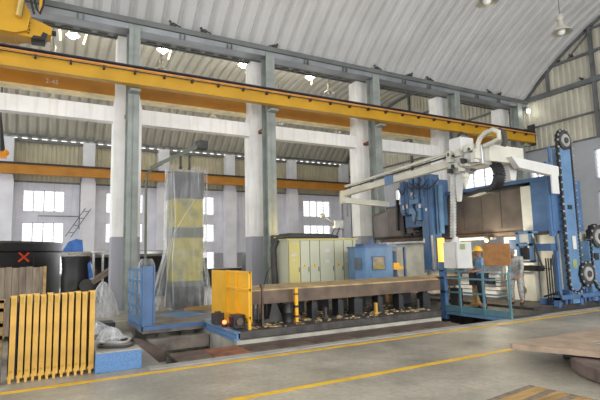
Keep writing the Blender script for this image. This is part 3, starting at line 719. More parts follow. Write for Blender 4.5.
MB().box(12.52, 13.2, 8.2, 15.5, 2.08, 2.19).build('under_rail', 'rust', gm)
MB().box(12.42, 12.6, 10.0, 15.6, 1.99, 2.06).build('guide_bar', 'silver', gm)
# columns of the gantry
MB().box(12.75, 13.9, 13.0, 14.9, .12, 2.06).build('column', 'beige', gm)
MB().box(12.8, 14.2, 8.9, 9.9, .12, 2.06, 0, .03).build('column', 'beige', gm)
MB().box(12.95, 14.2, 8.15, 8.85, .12, 2.06).box(12.7, 12.8, 9.0, 9.7, 1.0, 1.2).build('column', 'beige', gm)
c = MB()
c.cyl((12.78, 9.35, .45), (12.80, 9.35, .45), .13, n=18).box(12.78, 12.80, 9.3, 9.36, .2, .3).box(12.785, 12.80, 9.28, 9.29, .3, 1.9)
c.build('inspection_cover', 'dark_line', gm)
# carriage and ram
cr = MB()
cr.box(11.9, 12.6, 11.85, 13.35, 2.55, 4.15).box(11.75, 12.3, 12.55, 12.95, 3.1, 4.35).box(11.8, 12.4, 13.05, 13.4, 3.0, 4.2)
cr.build('carriage', 'blue', gm)
cr = MB()
for y, r, za, zb in ((12.75, .12, 3.2, 4.3), (12.45, .10, 2.9, 4.4), (13.2, .12, 3.1, 4.25), (12.98, .09, 3.3, 4.2), (12.15, .10, 3.2, 4.5)):
    cr.cyl((11.72, y, za), (11.72, y, zb), r).cyl((11.72, y, za-.1), (11.72, y, za), r*.6).box(11.66, 11.78, y-.15, y+.15, za+.5, za+.56)
cr.build('hydraulic_cylinder', 'blue', gm)
MB().box(11.55, 11.95, 12.25, 12.6, 2.75, 3.15).box(11.6, 11.9, 12.6, 12.8, 3.0, 3.2).box(11.58, 11.9, 12.3, 12.75, 3.35, 3.5).build('motor_block', 'blue_l', gm)
MB().box(11.7, 12.1, 11.78, 12.28, 1.02, 4.3).box(11.66, 11.70, 11.95, 12.15, 1.3, 3.9).build('ram', 'blue', gm)
MB().box(11.8, 11.95, 11.50, 11.57, 2.25, 3.9).box(11.8, 11.9, 11.62, 11.69, 2.2, 4.1).build('guide_pipe', 'blue_l', gm)
MB().box(11.68, 11.7, 11.80, 11.88, 1.05, 2.2).box(11.68, 11.7, 12.16, 12.26, 1.95, 2.1).build('scale_strip', 'silver', gm)
MB().box(11.78, 11.95, 11.55, 11.70, 1.1, 2.1).build('lit_guard', 'guardglow', gm)  # warm light on the guard, imitated by a glow of its own
MB().lathe((11.82, 12.08, .70), [(.03, -.13), (.05, -.05), (.12, .0), (.14, .12), (.16, .2), (.2, .33)], 18).build('spindle_nose', 'silver', gm, True)
MB().box(11.8, 12.1, 13.05, 13.45, 3.18, 3.5).build('terminal_box', 'green', gm)
c = MB()
for i in range(6): c.lathe((12.1, 12.95, 2.35+.12*i), [(.15, 0), (.2, .03), (.2, .07), (.15, .1)], 16)
c.build('coil_bellows', 'black', gm, True)
def chain(name, pts, wd, th, m, parent, along=(1, 0, 0)):
    b = MB(); P_ = [Vector(p) for p in pts]
    for a, c_ in zip(P_, P_[1:]):
        d = c_-a; n = max(1, round(d.length/.085))
        for i in range(n):
            q = a+d*(i+.12)/n; r = a+d*(i+.88)/n
            b.bar(q, r, wd, th) if abs(d.normalized().z) < .9 else b.box(min(q.x, r.x)-wd/2, max(q.x, r.x)+wd/2, q.y-th/2, q.y+th/2, min(q.z, r.z), max(q.z, r.z))
        b.bar(a, c_, wd*.7, th*.7)
    return b.build(name, m, parent)
chain('cable_chain', [(11.7, 13.55, 2.45), (11.7, 13.5, 3.6)], .12, .10, 'black', gm)
chain('cable_chain', [(12.2, 13.35, 2.3), (12.2, 13.75, 2.3), (12.2, 13.85, 3.5)], .12, .12, 'black', gm)
c = MB()
for i, (ya, yb) in enumerate(((12.9, 12.0), (12.6, 11.7), (12.3, 11.2), (13.2, 12.8))):
    c.tube([(11.5, ya+(yb-ya)*t, 4.15-.28*math.sin(PI*t)-.05*i) for t in [k/8 for k in range(9)]], .022, 6)
c.tube([(11.6, 12.6, 3.3), (11.5, 12.3, 3.0), (11.5, 12.45, 2.6)], .025, 6).tube([(12.3, 12.8, 1.9), (12.2, 12.6, 1.1), (12.3, 12.9, .9), (12.5, 13.1, 1.5)], .012, 6)
c.build('hose', 'black', gm)
c = MB(); random.seed(3)
for i in range(26):
    y = random.uniform(11.95, 13.3); z = random.uniform(2.9, 4.1); s_ = random.uniform(.03, .09)
    c.box(11.72-s_, 11.86, y-s_, y+s_, z-s_*1.3, z+s_*1.3)
c.build('valve_block', 'blue_d', gm)
c = MB()
for i in range(14):
    y = random.uniform(11.95, 13.3); z = random.uniform(2.8, 4.2); s_ = random.uniform(.02, .05)
    c.box(11.66-s_, 11.8, y-s_, y+s_, z-s_, z+s_*2)
c.build('fitting', 'silver', gm)
# tool changer bracket on the right leg
MB().box(12.2, 12.35, 8.75, 9.25, 1.65, 1.95).box(12.2, 12.4, 7.95, 8.4, 1.6, 1.8).box(12.3, 12.4, 8.9, 9.0, 1.95, 2.2).build('changer_arm', 'blue', gm)
c = MB().box(12.05, 12.12, 8.42, 8.5, 1.3, 2.15).box(12.05, 12.12, 8.82, 8.9, 1.3, 2.15).box(12.05, 12.4, 8.42, 8.9, 2.1, 2.17).box(12.05, 12.4, 8.42, 8.9, 1.75, 1.82).box(12.05, 12.3, 8.42, 8.9, 1.28, 1.34)
c.build('changer_frame', 'blue_l', gm)
MB().box(12.1, 12.3, 8.5, 8.82, 1.85, 2.1).build('changer_gearbox', 'beige', gm)
MB().box(12.1, 12.3, 8.5, 8.82, 1.36, 1.7).box(12.1, 12.3, 8.25, 9.05, 1.05, 1.2).cyl((12.05, 8.95, 1.12), (12.12, 8.95, 1.12), .05).cyl((12.05, 8.4, 1.12), (12.12, 8.4, 1.12), .05).build('gripper_bar', 'black', gm)
c = MB().tube([(12.1, 8.4, 1.95), (12.0, 8.25, 1.6), (12.0, 8.1, 1.15), (12.1, 7.95, 1.1), (12.2, 7.9, 1.5)], .028, 6).tube([(12.1, 8.5, 2.1), (12.0, 8.3, 1.9), (12.05, 8.35, 1.3)], .022, 6)
for i in range(4): c.cyl((12.3, 8.2-.07*i, .2), (12.3, 8.2-.07*i, 1.4), .02)
c.tube([(12.2, 7.75, .25), (12.3, 7.9, .5), (12.25, 8.3, .35)], .03, 6)
c.build('hose', 'black', gm)
# base frame
MB().box(12.2, 15.2, 7.85, 8.0, .28, .4).box(12.2, 12.3, 7.85, 8.0, .1, .35).box(13.2, 13.3, 7.85, 8.0, .1, .35).box(12.2, 15.2, 8.3, 8.4, .15, .3).box(14.2, 14.3, 7.85, 8.0, .1, .35).build('base_frame', 'blue', gm)
c = MB()
for i in range(12):
    x = 12.4+.22*i; c.box(x-.05, x+.05, 7.9, 8.25, .15, .28+.12*(i % 3))
c.build('base_fitting', 'blue_d', gm)
MB().box(12.35, 12.45, 7.9, 8.0, .4, 1.6).box(12.6, 12.66, 8.02, 8.08, .4, 4.55).box(12.4, 12.6, 8.02, 8.1, 2.0, 4.1).build('support_post', 'blue', gm)

# work light and tube light under the crossbeam
t = thing('work_lamp', (12.2, 10.4, 2.0), 'small glowing yellow work lamp under the crossbeam above the brown board', 'lamp')
MB().box(12.2, 12.3, 9.98, 10.12, 1.98, 2.06).build('bracket', 'dkgrey', t); MB().ball((12.2, 10.05, 1.95), .055).build('bulb', 'warm', t)
t = thing('lamp_or_glint_tube', (12.3, 10.9, 1.95), 'lit white tube lamp under the crossbeam beside the pendant box', 'lamp')
MB().cyl((12.2, 10.15, 2.02), (12.2, 11.1, 2.02), .03).build('tube', 'tube', t); MB().box(12.18, 12.3, 10.12, 11.13, 2.05, 2.08).build('batten', 'silver', t)

# tool chain tower
def stadium(cx, z0, z1, R, y, n_arc=14, step=.1):
    pts = []
    for i in range(n_arc+1): a = PI*i/n_arc; pts.append((cx+R*math.cos(a), z1+R*math.sin(a), a))
    k = int((z1-z0)/step)
    for i in range(1, k): pts.append((cx-R, z1-(z1-z0)*i/k, PI))
    for i in range(n_arc+1): a = PI+PI*i/n_arc; pts.append((cx+R*math.cos(a), z0+R*math.sin(a), a))
    for i in range(1, k): pts.append((cx+R, z0+(z1-z0)*i/k, 0))
    return pts
def links(pts, y0, y1, parent, m='black', tip='silver', w_=.045, out=.085):
    b = MB(); s = MB()
    for i, (x, z, a) in enumerate(pts):
        ux, uz = math.cos(a), math.sin(a)
        if i % 2 == 0:
            b.bar((x-.01*ux, (y0+y1)/2, z-.01*uz), (x+out*.8*ux, (y0+y1)/2, z+out*.8*uz), y1-y0, .085)
            if tip: MB().bar((x+out*.3*ux, y0-.015, z+out*.3*uz), (x+out*.8*ux, y0-.015, z+out*.8*uz), .03, .05).build('tool_holder', tip, parent)
        else: b.bar((x-.01*ux, (y0+y1)/2, z-.01*uz), (x+.05*ux, (y0+y1)/2, z+.05*uz), (y1-y0)*.8, .10)
    tag(b.build('tool_chain', m, parent), None)
def sprocket(x, z, R, y, parent, teeth=14):
    b = MB().lathe((x, y, z), [(R, 0), (R, .05), (R*.9, .07)], 28, 'Y'); 
    o = b.build('sprocket', 'dkgrey', parent, True)
    MB().lathe((x, y-.03, z), [(R*.68, 0), (R*.70, .03)], 28, 'Y').build('hub_disc', 'silver', o, True)
    MB().lathe((x, y-.06, z), [(R*.3, 0), (R*.35, .04)], 18, 'Y').build('hub_cap', 'dkgrey', o, True)
tw = thing('tool_chain_tower', (13.07, 8.0, .14), 'tall blue tool magazine tower with a black link chain round it', 'tool magazine')
MB().box(12.88, 13.36, 7.88, 8.12, .15, 4.5).build('tower', 'blue_l', tw)
pts = stadium(13.10, .75, 4.72, .28, 8)
links(pts, 7.86, 7.94, tw)
sprocket(13.10, 4.72, .27, 7.84, tw)
MB().box(13.0, 13.2, 7.865, 7.88, 2.75, 2.87).build('nameplate', 'black', tw)
MB().box(13.06, 13.22, 7.84, 7.88, 1.62, 2.0, 0, .02).build('inspection_box', 'whitep', tw)
MB().box(13.0, 13.2, 7.865, 7.88, 1.1, 1.35).build('faded_sticker', 'green', tw)
tw = thing('tool_chain_tower', (14.2, 8.0, .14), 'shorter blue tool chain housing with toothed wheels at the right edge', 'tool magazine')
MB().box(13.88, 14.9, 7.9, 8.2, .15, 1.85).build('tower', 'blue_l', tw)
pts = stadium(14.32, .8, 1.95, .33, 8, 12, .1)
links([p for p in pts if p[0] < 14.5 or p[1] > 1.9], 7.84, 8.0, tw)
sprocket(14.32, 1.97, .32, 7.82, tw)
MB().box(14.1, 14.3, 7.87, 7.9, 1.3, 1.5).build('nameplate', 'black', tw)
R_ = .29
links([(13.57+R_*math.cos(a), .93+R_*math.sin(a), a) for a in [2*PI*i/20 for i in range(20)]], 7.8, 7.9, tw, out=.08)
sprocket(13.57, .93, R_, 7.8, tw)
MB().box(13.5, 13.64, 7.9, 8.0, .3, .95).build('bearing_post', 'blue_d', tw)

# ------------------------------------------------------------------ boom and white head assembly
bo = thing('cable_boom', (10, 12, 3.6), 'long cream cable boom ending in a white boxy head with a curved pipe', 'boom')
MB().bar((10, 14.6, 3.88), (10, 9.2, 4.08), .18, .20).box(9.9, 10.1, 14.5, 14.65, 3.72, 4.0).build('lower_box', 'ivory', bo)
MB().bar((10.05, 14.5, 4.16), (10.05, 9.2, 4.42), .07, .07).build('upper_bar', 'ivory', bo)
MB().bar((9.95, 14.3, 4.05), (9.95, 9.25, 4.28), .05, .04).build('cable', 'black', bo)
c = MB()
for i in range(7):
    y = 14.3-.8*i; c.bar((10.02, y, 3.98+(14.5-y)*.037), (10.05, y, 4.20+(14.5-y)*.047), .05, .05)
c.build('bracket', 'ivory', bo)
MB().box(9.88, 9.91, 11.6, 12.0, 3.85, 4.13).build('blue_patch', 'blue_l', bo)
MB().bar((10, 14.55, 3.64), (11.6, 13.9, 3.46), .2, .2).box(9.88, 10.12, 14.45, 14.65, 3.52, 3.9).build('stay_arm', 'ivory', bo)
MB().tube([(10, 14.35, 3.52), (10, 14.35, 3.0)], .03).build('drop_pipe', 'steel_dark', bo)
wh = bo
MB().box(9.85, 10.35, 8.72, 9.15, 4.12, 4.72, 0, .02).build('drive_box', 'whitep', wh)
MB().box(9.9, 10.5, 8.1, 8.75, 3.86, 4.36, 0, .02).box(9.85, 10.4, 8.8, 9.2, 3.75, 4.12).box(9.82, 9.9, 8.2, 8.6, 3.95, 4.2).build('gear_housing', 'silver', wh)
c = MB(); random.seed(5)
for i in range(18):
    y = random.uniform(8.2, 9.1); z = random.uniform(3.8, 4.4); s_ = random.uniform(.03, .08)
    c.box(9.78-s_, 9.9, y-s_, y+s_, z-s_, z+s_)
c.ball((9.85, 8.9, 3.95), .10).ball((9.85, 8.62, 3.62), .10).cyl((9.85, 8.62, 3.62), (9.85, 8.66, 3.3), .09, .02)
c.build('fitting', 'ivory', wh)
c = MB()
for i in range(8):
    y = random.uniform(8.3, 9.1); z = random.uniform(3.7, 4.3); s_ = random.uniform(.015, .035)
    c.box(9.70-s_, 9.86, y-s_, y+s_, z-s_*2, z+s_*2)
c.build('fitting', 'dkgrey', wh)
MB().box(10.0, 11.35, 7.95, 8.25, 3.92, 4.36, 0, .01).build('long_box', 'ivory', wh)
P9 = [(9.9, 8.22, 4.2), (9.9, 8.2, 4.42), (9.9, 8.13, 4.54), (9.9, 7.97, 4.63), (9.9, 7.72, 4.66), (9.9, 7.56, 4.56), (9.9, 7.56, 4.40), (9.9, 7.75, 4.34), (9.9, 8.0, 4.30)]
MB().tube(P9, .065, 10).build('curved_pipe', 'ivory', wh, True)
MB().tube([(9.97, 7.60, 4.64), (9.97, 7.46, 4.52), (9.97, 7.45, 4.32), (9.97, 7.52, 4.2)], .06, 10).tube([(9.9, 8.9, 4.7), (9.85, 8.7, 4.82), (9.85, 8.5, 4.7)], .03, 8).build('hose', 'dkgrey', wh, True)
MB().prism([(10.62, 7.78, 4.05), (12.58, 7.78, 3.92), (12.58, 7.78, 3.66), (12.2, 7.78, 3.66), (10.9, 7.78, 3.78)], (0, .17, 0)).box(12.2, 12.5, 7.76, 7.80, 3.15, 3.7).prism([(10.9, 8.1, 3.95), (11.25, 8.1, 3.85), (11.15, 8.1, 3.5), (10.95, 8.1, 3.5)], (0, .3, 0)).build('side_arm', 'whitep', wh)
# C-shaped energy chain
c = MB(); A = []
yc_, zc_ = 8.38, 3.60
for i in range(22):
    a = PI*(-.5)+PI*i/21
    A.append((10.4, yc_-.05-.30*math.cos(a), zc_+.36*math.sin(a)))
A = [(10.4, 9.0, zc_-.36-.06), (10.4, 8.8, zc_-.36-.04), (10.4, 8.55, zc_-.36)]+A+[(10.4, 8.55, zc_+.36), (10.4, 8.8, zc_+.34), (10.4, 9.0, zc_+.32)]
for a, d in zip(A, A[1:]): c.bar(a, d, .30, .12)
for a in A[::1]:
    v = Vector((0, a[1]-yc_, a[2]-zc_)); v.normalize()
    if a[1] < 8.5: c.bar(Vector(a)+v*.02, Vector(a)+v*.09, .32, .035)
tag(c.build('energy_chain', 'black', wh), None)

# pendant box on its hanging chain
pd = thing('control_pendant', (10, 9.15, 1.15), 'white control pendant box hanging on a grey link chain from the boom', 'control box')
MB().prism([(9.82, 9.55, 1.2), (9.82, 9.05, 1.2), (9.98, 8.83, 1.2), (10.12, 8.83, 1.2), (10.12, 9.55, 1.2)], (0, 0, .7)).build('housing', 'whitep', pd)
MB().prism([(9.82+.045, 9.05-.064, 1.70), (9.82+.12, 9.05-.167, 1.70), (9.82+.12, 9.05-.167, 1.84), (9.82+.045, 9.05-.064, 1.84)], (-.01, -.006, 0)).build('display', 'green', pd)
MB().box(9.81, 9.82, 9.32, 9.46, 1.45, 1.72).build('paper_notice', 'whitep', pd)
MB().box(9.813, 9.82, 9.10, 9.12, 1.2, 1.9).build('corner_seam', 'silver', pd)
MB().lathe((10, 9.25, 1.88), [(.17, .0), (.15, .03), (.09, .08), (.07, .16)], 16).build('swivel_joint', 'whitep', pd, True)
chain('hanging_chain', [(9.95, 9.28, 2.02), (9.95, 9.12, 4.1)], .10, .13, 'silver', pd)
MB().prism([(9.98, 9.10, 3.0), (9.98, 9.02, 3.0), (9.98, 8.86, 3.8), (9.98, 9.12, 3.8)], (.1, 0, 0)).build('taper_plate', 'whitep', pd)
# brown board
t = thing('notice_board', (10.05, 8.0, 1.25), 'plain brown hardboard panel fixed above the gangway rail', 'board')
MB().box(10.03, 10.05, 7.6, 8.40, 1.27, 1.82).build('panel', 'board', t)
MB().box(9.97, 10.03, 7.60, 7.64, 1.1, 1.3).box(9.97, 10.03, 8.35, 8.39, 1.1, 1.3).build('clamp', 'teal', t)

# gangway
gw_ = thing('gangway', (10.4, 8.8, .02), 'teal steel gangway with railings hung beside the machine table', 'gangway')
MB().box(9.98, 11.2, 7.62, 9.95, .04, .09).build('deck', 'dkgrey', gw_)
MB().box(9.95, 9.98, 7.6, 9.72, .03, .19).build('kick_plate', 'teal', gw_)
MB().box(9.93, 9.97, 7.6, 9.72, -.06, .02).build('edge_channel', 'blue_l', gw_)
for y in (9.15, 8.38, 7.62): MB().box(9.92, 9.96, y-.025, y+.025, -.06, 1.12 if y != 9.15 else 1.12).build('rail_post', 'teal', gw_)
for z in (.55, .92): MB().box(9.93, 9.96, 7.6, 9.85, z-.022, z+.022).build('hand_rail', 'teal', gw_)
MB().box(9.93, 9.96, 8.9, 9.85, 1.1, 1.14).build('hand_rail', 'teal', gw_)
MB().box(9.93, 9.96, 7.6, 8.0, 1.06, 1.09).build('hand_rail', 'teal', gw_)
MB().box(9.93, 10.05, 9.68, 9.86, -.2, 1.36).build('corner_post', 'blue', gw_)
# brown and white goods behind the gangway
t = thing('sheet_stack', (14, 11.5, .1), 'pile of white sheets with dark gaps behind the worker', 'stack')
for i in range(7): MB().box(13.0+.04*i, 14.3, 10.4+.1*(i % 2), 12.3-.06*i, .1+.13*i, .1+.13*i+.10, .03*(i % 3-1)).build('sheet', 'sheetw', t)
MB().box(12.95, 13.05, 10.5, 10.8, .55, .75).build('black_box', 'black', t)
tag(MB().box(12.6, 13.0, 10.3, 12.8, 1.15, 1.6).box(12.55, 12.6, 10.5, 12.4, 1.3, 1.5).build('steel_casing', 'dkgrey'), 'dark grey machine casing behind the worker, above the white sheets', 'machine casing')
t = thing('work_stand', (10.9, 9.7, .25), 'brown and yellow drill stand behind the left part of the gangway rail', 'stand')
MB().box(10.75, 10.9, 9.3, 9.45, .1, .95).box(10.7, 10.95, 9.2, 9.5, .1, .2).build('column', 'timber_y', t); MB().box(10.5, 10.7, 9.75, 10.05, .1, .6).tube([(10.6, 9.7, .3), (10.5, 10.0, .8), (10.6, 10.3, .2)], .02, 6).build('motor', 'dkgrey', t); MB().box(10.7, 10.95, 9.22, 9.5, .7, 1.1).build('head', 'dkgrey', t)

# ------------------------------------------------------------------ people
def skin(name, verts, edges, radii, m, parent, root=0, sub=2):
    me = bpy.data.meshes.new(name); org = wloc(parent)
    me.from_pydata([Vector(v)-org for v in verts], edges, [])
    o = bpy.data.objects.new(name, me); COL.objects.link(o); o.parent = parent
    md = o.modifiers.new('Skin', 'SKIN'); md.use_smooth_shade = True
    for i, r in enumerate(radii):
        rr = (r, r) if not isinstance(r, tuple) else r
        me.skin_vertices[0].data[i].radius = rr
        me.skin_vertices[0].data[i].use_root = (i == root)
    s = o.modifiers.new('Sub', 'SUBSURF'); s.levels = sub; s.render_levels = sub
    me.materials.append(M[m])
    return o
def person(base, face, joints, label, shirt, trousers, helmet, sc_=1.):
    """base: feet point; face: heading; joints in local frame (f forward, l left, u up)"""
    x, y, z = base; c, s = math.cos(face), math.sin(face)
    W = lambda p: (x+(p[0]*c-p[1]*s)*sc_, y+(p[0]*s+p[1]*c)*sc_, z+p[2]*sc_)
    t = thing('person', base, label, 'person')
    J = joints
    # body: pelvis, spine, neck, head, arms, legs, one surface; hands with fingers
    V = []; E = []; Rr = []
    def add(p, r, par=None):
        V.append(W(p)); Rr.append((r[0]*sc_, r[1]*sc_) if isinstance(r, tuple) else r*sc_)
        if par is not None: E.append((par, len(V)-1))
        return len(V)-1
    pel = add(J['pelvis'], .11); ch_ = add(J['chest'], .12, pel); nb = add(J['neck'], .055, ch_)
    hb = add(J['jaw'], .068, nb); hd = add(J['head'], .092, hb); ht = add(J['top'], .07, hd)
    for sd in ('L', 'R'):
        sh = add(J['sh'+sd], .05, ch_); el = add(J['el'+sd], .038, sh); wr = add(J['wr'+sd], .027, el); pm = add(J['pm'+sd], .033, wr)
        d = Vector(J['pm'+sd])-Vector(J['wr'+sd]); d.normalize(); side = Vector((0, 1, 0)) if abs(d.y) < .7 else Vector((1, 0, 0))
        for k in range(4):
            off = side*(.026*(k-1.5)); L = (.055, .068, .064, .05)[k]
            a = add(tuple(Vector(J['pm'+sd])+off+d*.045), .010, pm); b_ = add(tuple(Vector(J['pm'+sd])+off+d*(.045+L)+Vector((0, 0, -.02))), .009, a)
        a = add(tuple(Vector(J['wr'+sd])+d*.03+side*.045), .012, wr); add(tuple(Vector(J['wr'+sd])+d*.075+side*.06), .010, a)
        hp = add(J['hp'+sd], .085, pel); kn = add(J['kn'+sd], .055, hp); an = add(J['an'+sd], .036, kn)
        add(tuple(Vector(J['an'+sd])+Vector((.12, 0, -.05))), .035, an)
    skin('body', V, E, Rr, 'skin', t, 0)
    # shirt
    def sk(name, chains, m, sub=2):
        vs = []; es = []; rs = []; idx = {}
        for chn in chains:
            pv = None
            for key, p, r in chn:
                if key not in idx: idx[key] = len(vs); vs.append(W(p)); rs.append(tuple(q*sc_ for q in r) if isinstance(r, tuple) else r*sc_)
                if pv is not None and (pv, idx[key]) not in es: es.append((pv, idx[key]))
                pv = idx[key]
        return skin(name, vs, es, rs, m, t, 0, sub)
    P = lambda k: J[k]
    mid = lambda a, b, f_=.5: tuple(Vector(J[a])*(1-f_)+Vector(J[b])*f_)
    low = tuple(Vector(J['pelvis'])+Vector((0, 0, -.02)))
    chains = [[('lo', low, (.165, .13)), ('w', mid('pelvis', 'chest'), (.155, .12)), ('c', P('chest'), (.18, .135)), ('n', mid('chest', 'neck', .8), .075)]]
    for sd in ('L', 'R'):
        chains.append([('c', P('chest'), .18), ('s'+sd, P('sh'+sd), .075), ('e'+sd, mid('sh'+sd, 'el'+sd, .95), .056)] + ([('f'+sd, mid('el'+sd, 'wr'+sd, .9), .04)] if shirt == 'greycl' else []))
    sk('shirt', chains, shirt)
    chains = [[('p', low, .15), ('h'+sd, P('hp'+sd), .105), ('k'+sd, P('kn'+sd), .078), ('a'+sd, mid('kn'+sd, 'an'+sd, .93), .06)] for sd in ('L', 'R')]
    sk('trousers', chains, trousers)
    for sd in ('L', 'R'):
        a = Vector(J['an'+sd])
        skin('shoe', [W(a+Vector((-.06, 0, -.045))), W(a+Vector((.06, 0, -.05))), W(a+Vector((.16, 0, -.06)))], [(0, 1), (1, 2)], [(.045*sc_,)*2, (.045*sc_,)*2, (.035*sc_,)*2], 'black', t)
    h = Vector(J['head']); H_ = W(h); fx = Vector((c, s, 0)); lx = Vector((-s, c, 0))
    b = MB().ball(Vector(H_)+fx*.097*sc_+Vector((0, 0, -.02)), .016, n=8); b.build('nose', 'skin', t, True)
    b = MB()
    for q in (-1, 1): b.ball(Vector(H_)+fx*.078*sc_+lx*.032*q+Vector((0, 0, .012)), .013, n=8)
    b.build('eye', 'black', t)
    b = MB()
    for q in (-1, 1): b.ball(Vector(H_)+lx*.088*q*sc_+Vector((0, 0, -.01)), .022, .7, .7, 1.2, 8)
    b.build('ear', 'skin', t)
    MB().ball(Vector(H_)+fx*.085*sc_+Vector((0, 0, -.055)), .018, 1, 1, .4, 8).build('mouth', 'rustred', t)
    if helmet:
        p = Vector(W(tuple(h+Vector((0, 0, .03)))))
        b = MB().lathe(p, [(.125, .0), (.122, .04), (.105, .09), (.07, .125), (.02, .14)], 20).prism([p+fx*.08+lx*.1, p+fx*.19+lx*.06, p+fx*.19-lx*.06, p+fx*.08-lx*.1], (0, 0, .012))
        b.build('helmet', 'helmet', t, True)
    else:
        MB().ball(Vector(W(tuple(h+Vector((-.02, 0, .035))))), .103, 1, 1, .95).build('hair', 'hair', t, True)
    return t
J1 = dict(pelvis=(0, 0, .88), chest=(.0, 0, 1.22), neck=(.02, 0, 1.42), jaw=(.05, 0, 1.47), head=(.05, 0, 1.55), top=(.04, 0, 1.61),
    shL=(0, .18, 1.34), elL=(.02, .24, 1.08), wrL=(.25, .20, 1.02), pmL=(.32, .19, 1.02), shR=(0, -.18, 1.34), elR=(.05, -.23, 1.08), wrR=(.27, -.16, 1.0), pmR=(.34, -.15, 1.0),
    hpL=(0, .09, .84), knL=(.04, .12, .48), anL=(-.02, .14, .1), hpR=(0, -.09, .84), knR=(.02, -.12, .48), anR=(-.06, -.13, .1))
person((10.62, 9.0, .09), math.radians(150), J1, 'worker in yellow helmet, blue shirt and dark trousers operating the hanging control box', 'shirt', 'navy', True, .985)
J2 = dict(pelvis=(-.1, 0, .86), chest=(.02, 0, 1.17), neck=(.12, 0, 1.34), jaw=(.17, 0, 1.36), head=(.21, 0, 1.42), top=(.23, 0, 1.48),
    shL=(.05, .18, 1.27), elL=(.12, .24, 1.0), wrL=(.28, .2, .82), pmL=(.34, .18, .77), shR=(.05, -.18, 1.27), elR=(.14, -.25, 1.0), wrR=(.22, -.26, .75), pmR=(.24, -.26, .67),
    hpL=(-.1, .09, .82), knL=(0, .12, .47), anL=(-.06, .13, .1), hpR=(-.1, -.09, .82), knR=(-.02, -.12, .47), anR=(-.12, -.13, .1))
person((11.65, 8.72, .14), math.radians(200), J2, 'person in grey work clothes standing half hidden behind the brown board', 'greycl', 'greycl', False, 1.)

# ------------------------------------------------------------------ left foreground
px = -.33
plist = ['leftmost', 'second', 'third', 'fourth', 'fifth', 'sixth', 'seventh', 'eighth', 'ninth', 'tenth', 'eleventh', 'rightmost']
gaps = {1: .014, 7: .010, 9: .008, 11: .016}
x = -.305
for i in range(12):
    x += gaps.get(i, 0)
    wd = .0835 if i not in (0, 11) else .090
    zt = 1.20+random.uniform(-.01, .012); y0 = 7.85+(.012 if i % 2 else 0)
    t = thing('yellow_channel', (x+wd/2, y0+.1, 0), '%s of the twelve yellow steel channels standing upright beside the blue box' % plist[i], 'channel', 'upright yellow steel channels')
    MB().box(x, x+wd-.006, y0, y0+.02, .06, zt).box(x, x+.012, y0, y0+.25, .10, zt-.02).box(x+wd-.018, x+wd-.006, y0+.02, y0+.22, .10, zt-.01).build('web', 'ypost', t)
    MB().box(x+.012, x+wd*.55, y0, y0+.02, .0, .06).box(x+.0, x+wd-.006, y0+.2, y0+.22, .0, .10).build('foot', 'ypost', t)
    MB().box(x+.02, x+wd-.026, y0-.003, y0, zt-.13, zt-.035).box(x+.02, x+wd-.026, y0-.003, y0, .14, .17).build('slot', 'yline', t)
    x += wd+.004
tag(MB().box(-.28, .74, 8.16, 8.2, 0, 1.08).build('rear_sheet', 'blue_d'), 'dark sheet standing behind the yellow channels', 'sheet')
bb = thing('blue_box', (1.05, 8.3, 0), 'low hammered blue steel box with a pale concrete top, beside the yellow channels', 'box')
MB().box(.808, 1.47, 7.76, 9.0, 0, .275, 0, .008).build('casing', 'bluebox', bb)
MB().box(.818, 1.46, 7.77, 8.99, .275, .295, 0, .004).build('top_slab', 'kerb', bb)
for k_, (cx, cy, r, lab, m) in enumerate(((1.17, 8.25, .25, 'larger lower ring of black hose lying on the blue box', 'dkgrey'), (1.16, 8.3, .20, 'smaller upper ring of grey hose lying on the blue box', 'silver'))):
    o = MB().tube([(cx+r*1.1*math.cos(a)+.02*math.sin(3*a), cy+r*1.3*math.sin(a), .32+.048*k_+.01*math.sin(2*a)) for a in [2*PI*i/28 for i in range(28)]], .022, 8, True).build('hose_ring', m, None, True)
    tag(o, lab, 'hose')
def crumple(name, c, sx, sy, h, m, label, cat, seed=1, n=16, groupn=None, par=None):
    random.seed(seed); ph = [random.uniform(0, 6) for _ in range(6)]
    b = MB()
    def fn(u, v):
        a = 2*PI*u; r = v
        k = 1+.16*math.sin(5*a+ph[0])+.10*math.sin(9*a+ph[1])
        hh = h*(1-r**1.6)*(1+.25*math.sin(7*a+ph[2])*r)
        return (c[0]+sx*r*k*math.cos(a), c[1]+sy*r*k*math.sin(a), c[2]+max(0, hh))
    b.grid(fn, n*3, n//2)
    o = b.build(name, m, par, False)
    if par is None: tag(o, label, cat)
    return o
crumple('plastic_film', (1.10, 8.45, .37), .19, .26, .20, 'film2', 'crumpled clear plastic film heaped on the blue box', 'plastic film', 3)
crumple('plastic_film', (1.75, 15.3, 0.0), .42, .45, 1.0, 'film2', 'milky plastic sheeting draped at the foot of the first column', 'plastic film', 8)
crumple('plastic_film', (1.2, 11.6, 0.0), .42, .5, .30, 'film2', 'small crumpled film on the floor between blue box and blue gate', 'plastic film', 11)
tag(MB().box(-.50, -.38, 7.75, 8.0, 0, .38, .1, .02).build('concrete_block', 'conc_d'), 'dark grey block leaning left of the yellow channels', 'block')
# concrete ledges left of the pit
tag(MB().box(.9, 1.75, 10.2, 10.6, 0, .16, 0, .01).build('concrete_ledge', 'conc_d'), 'low grey concrete ledge behind the blue box', 'ledge')
tag(MB().box(1.2, 1.75, 12.6, 13.2, 0, .12, 0, .01).build('steel_sill', 'black'), 'black steel sill at the foot of the first column', 'sill')
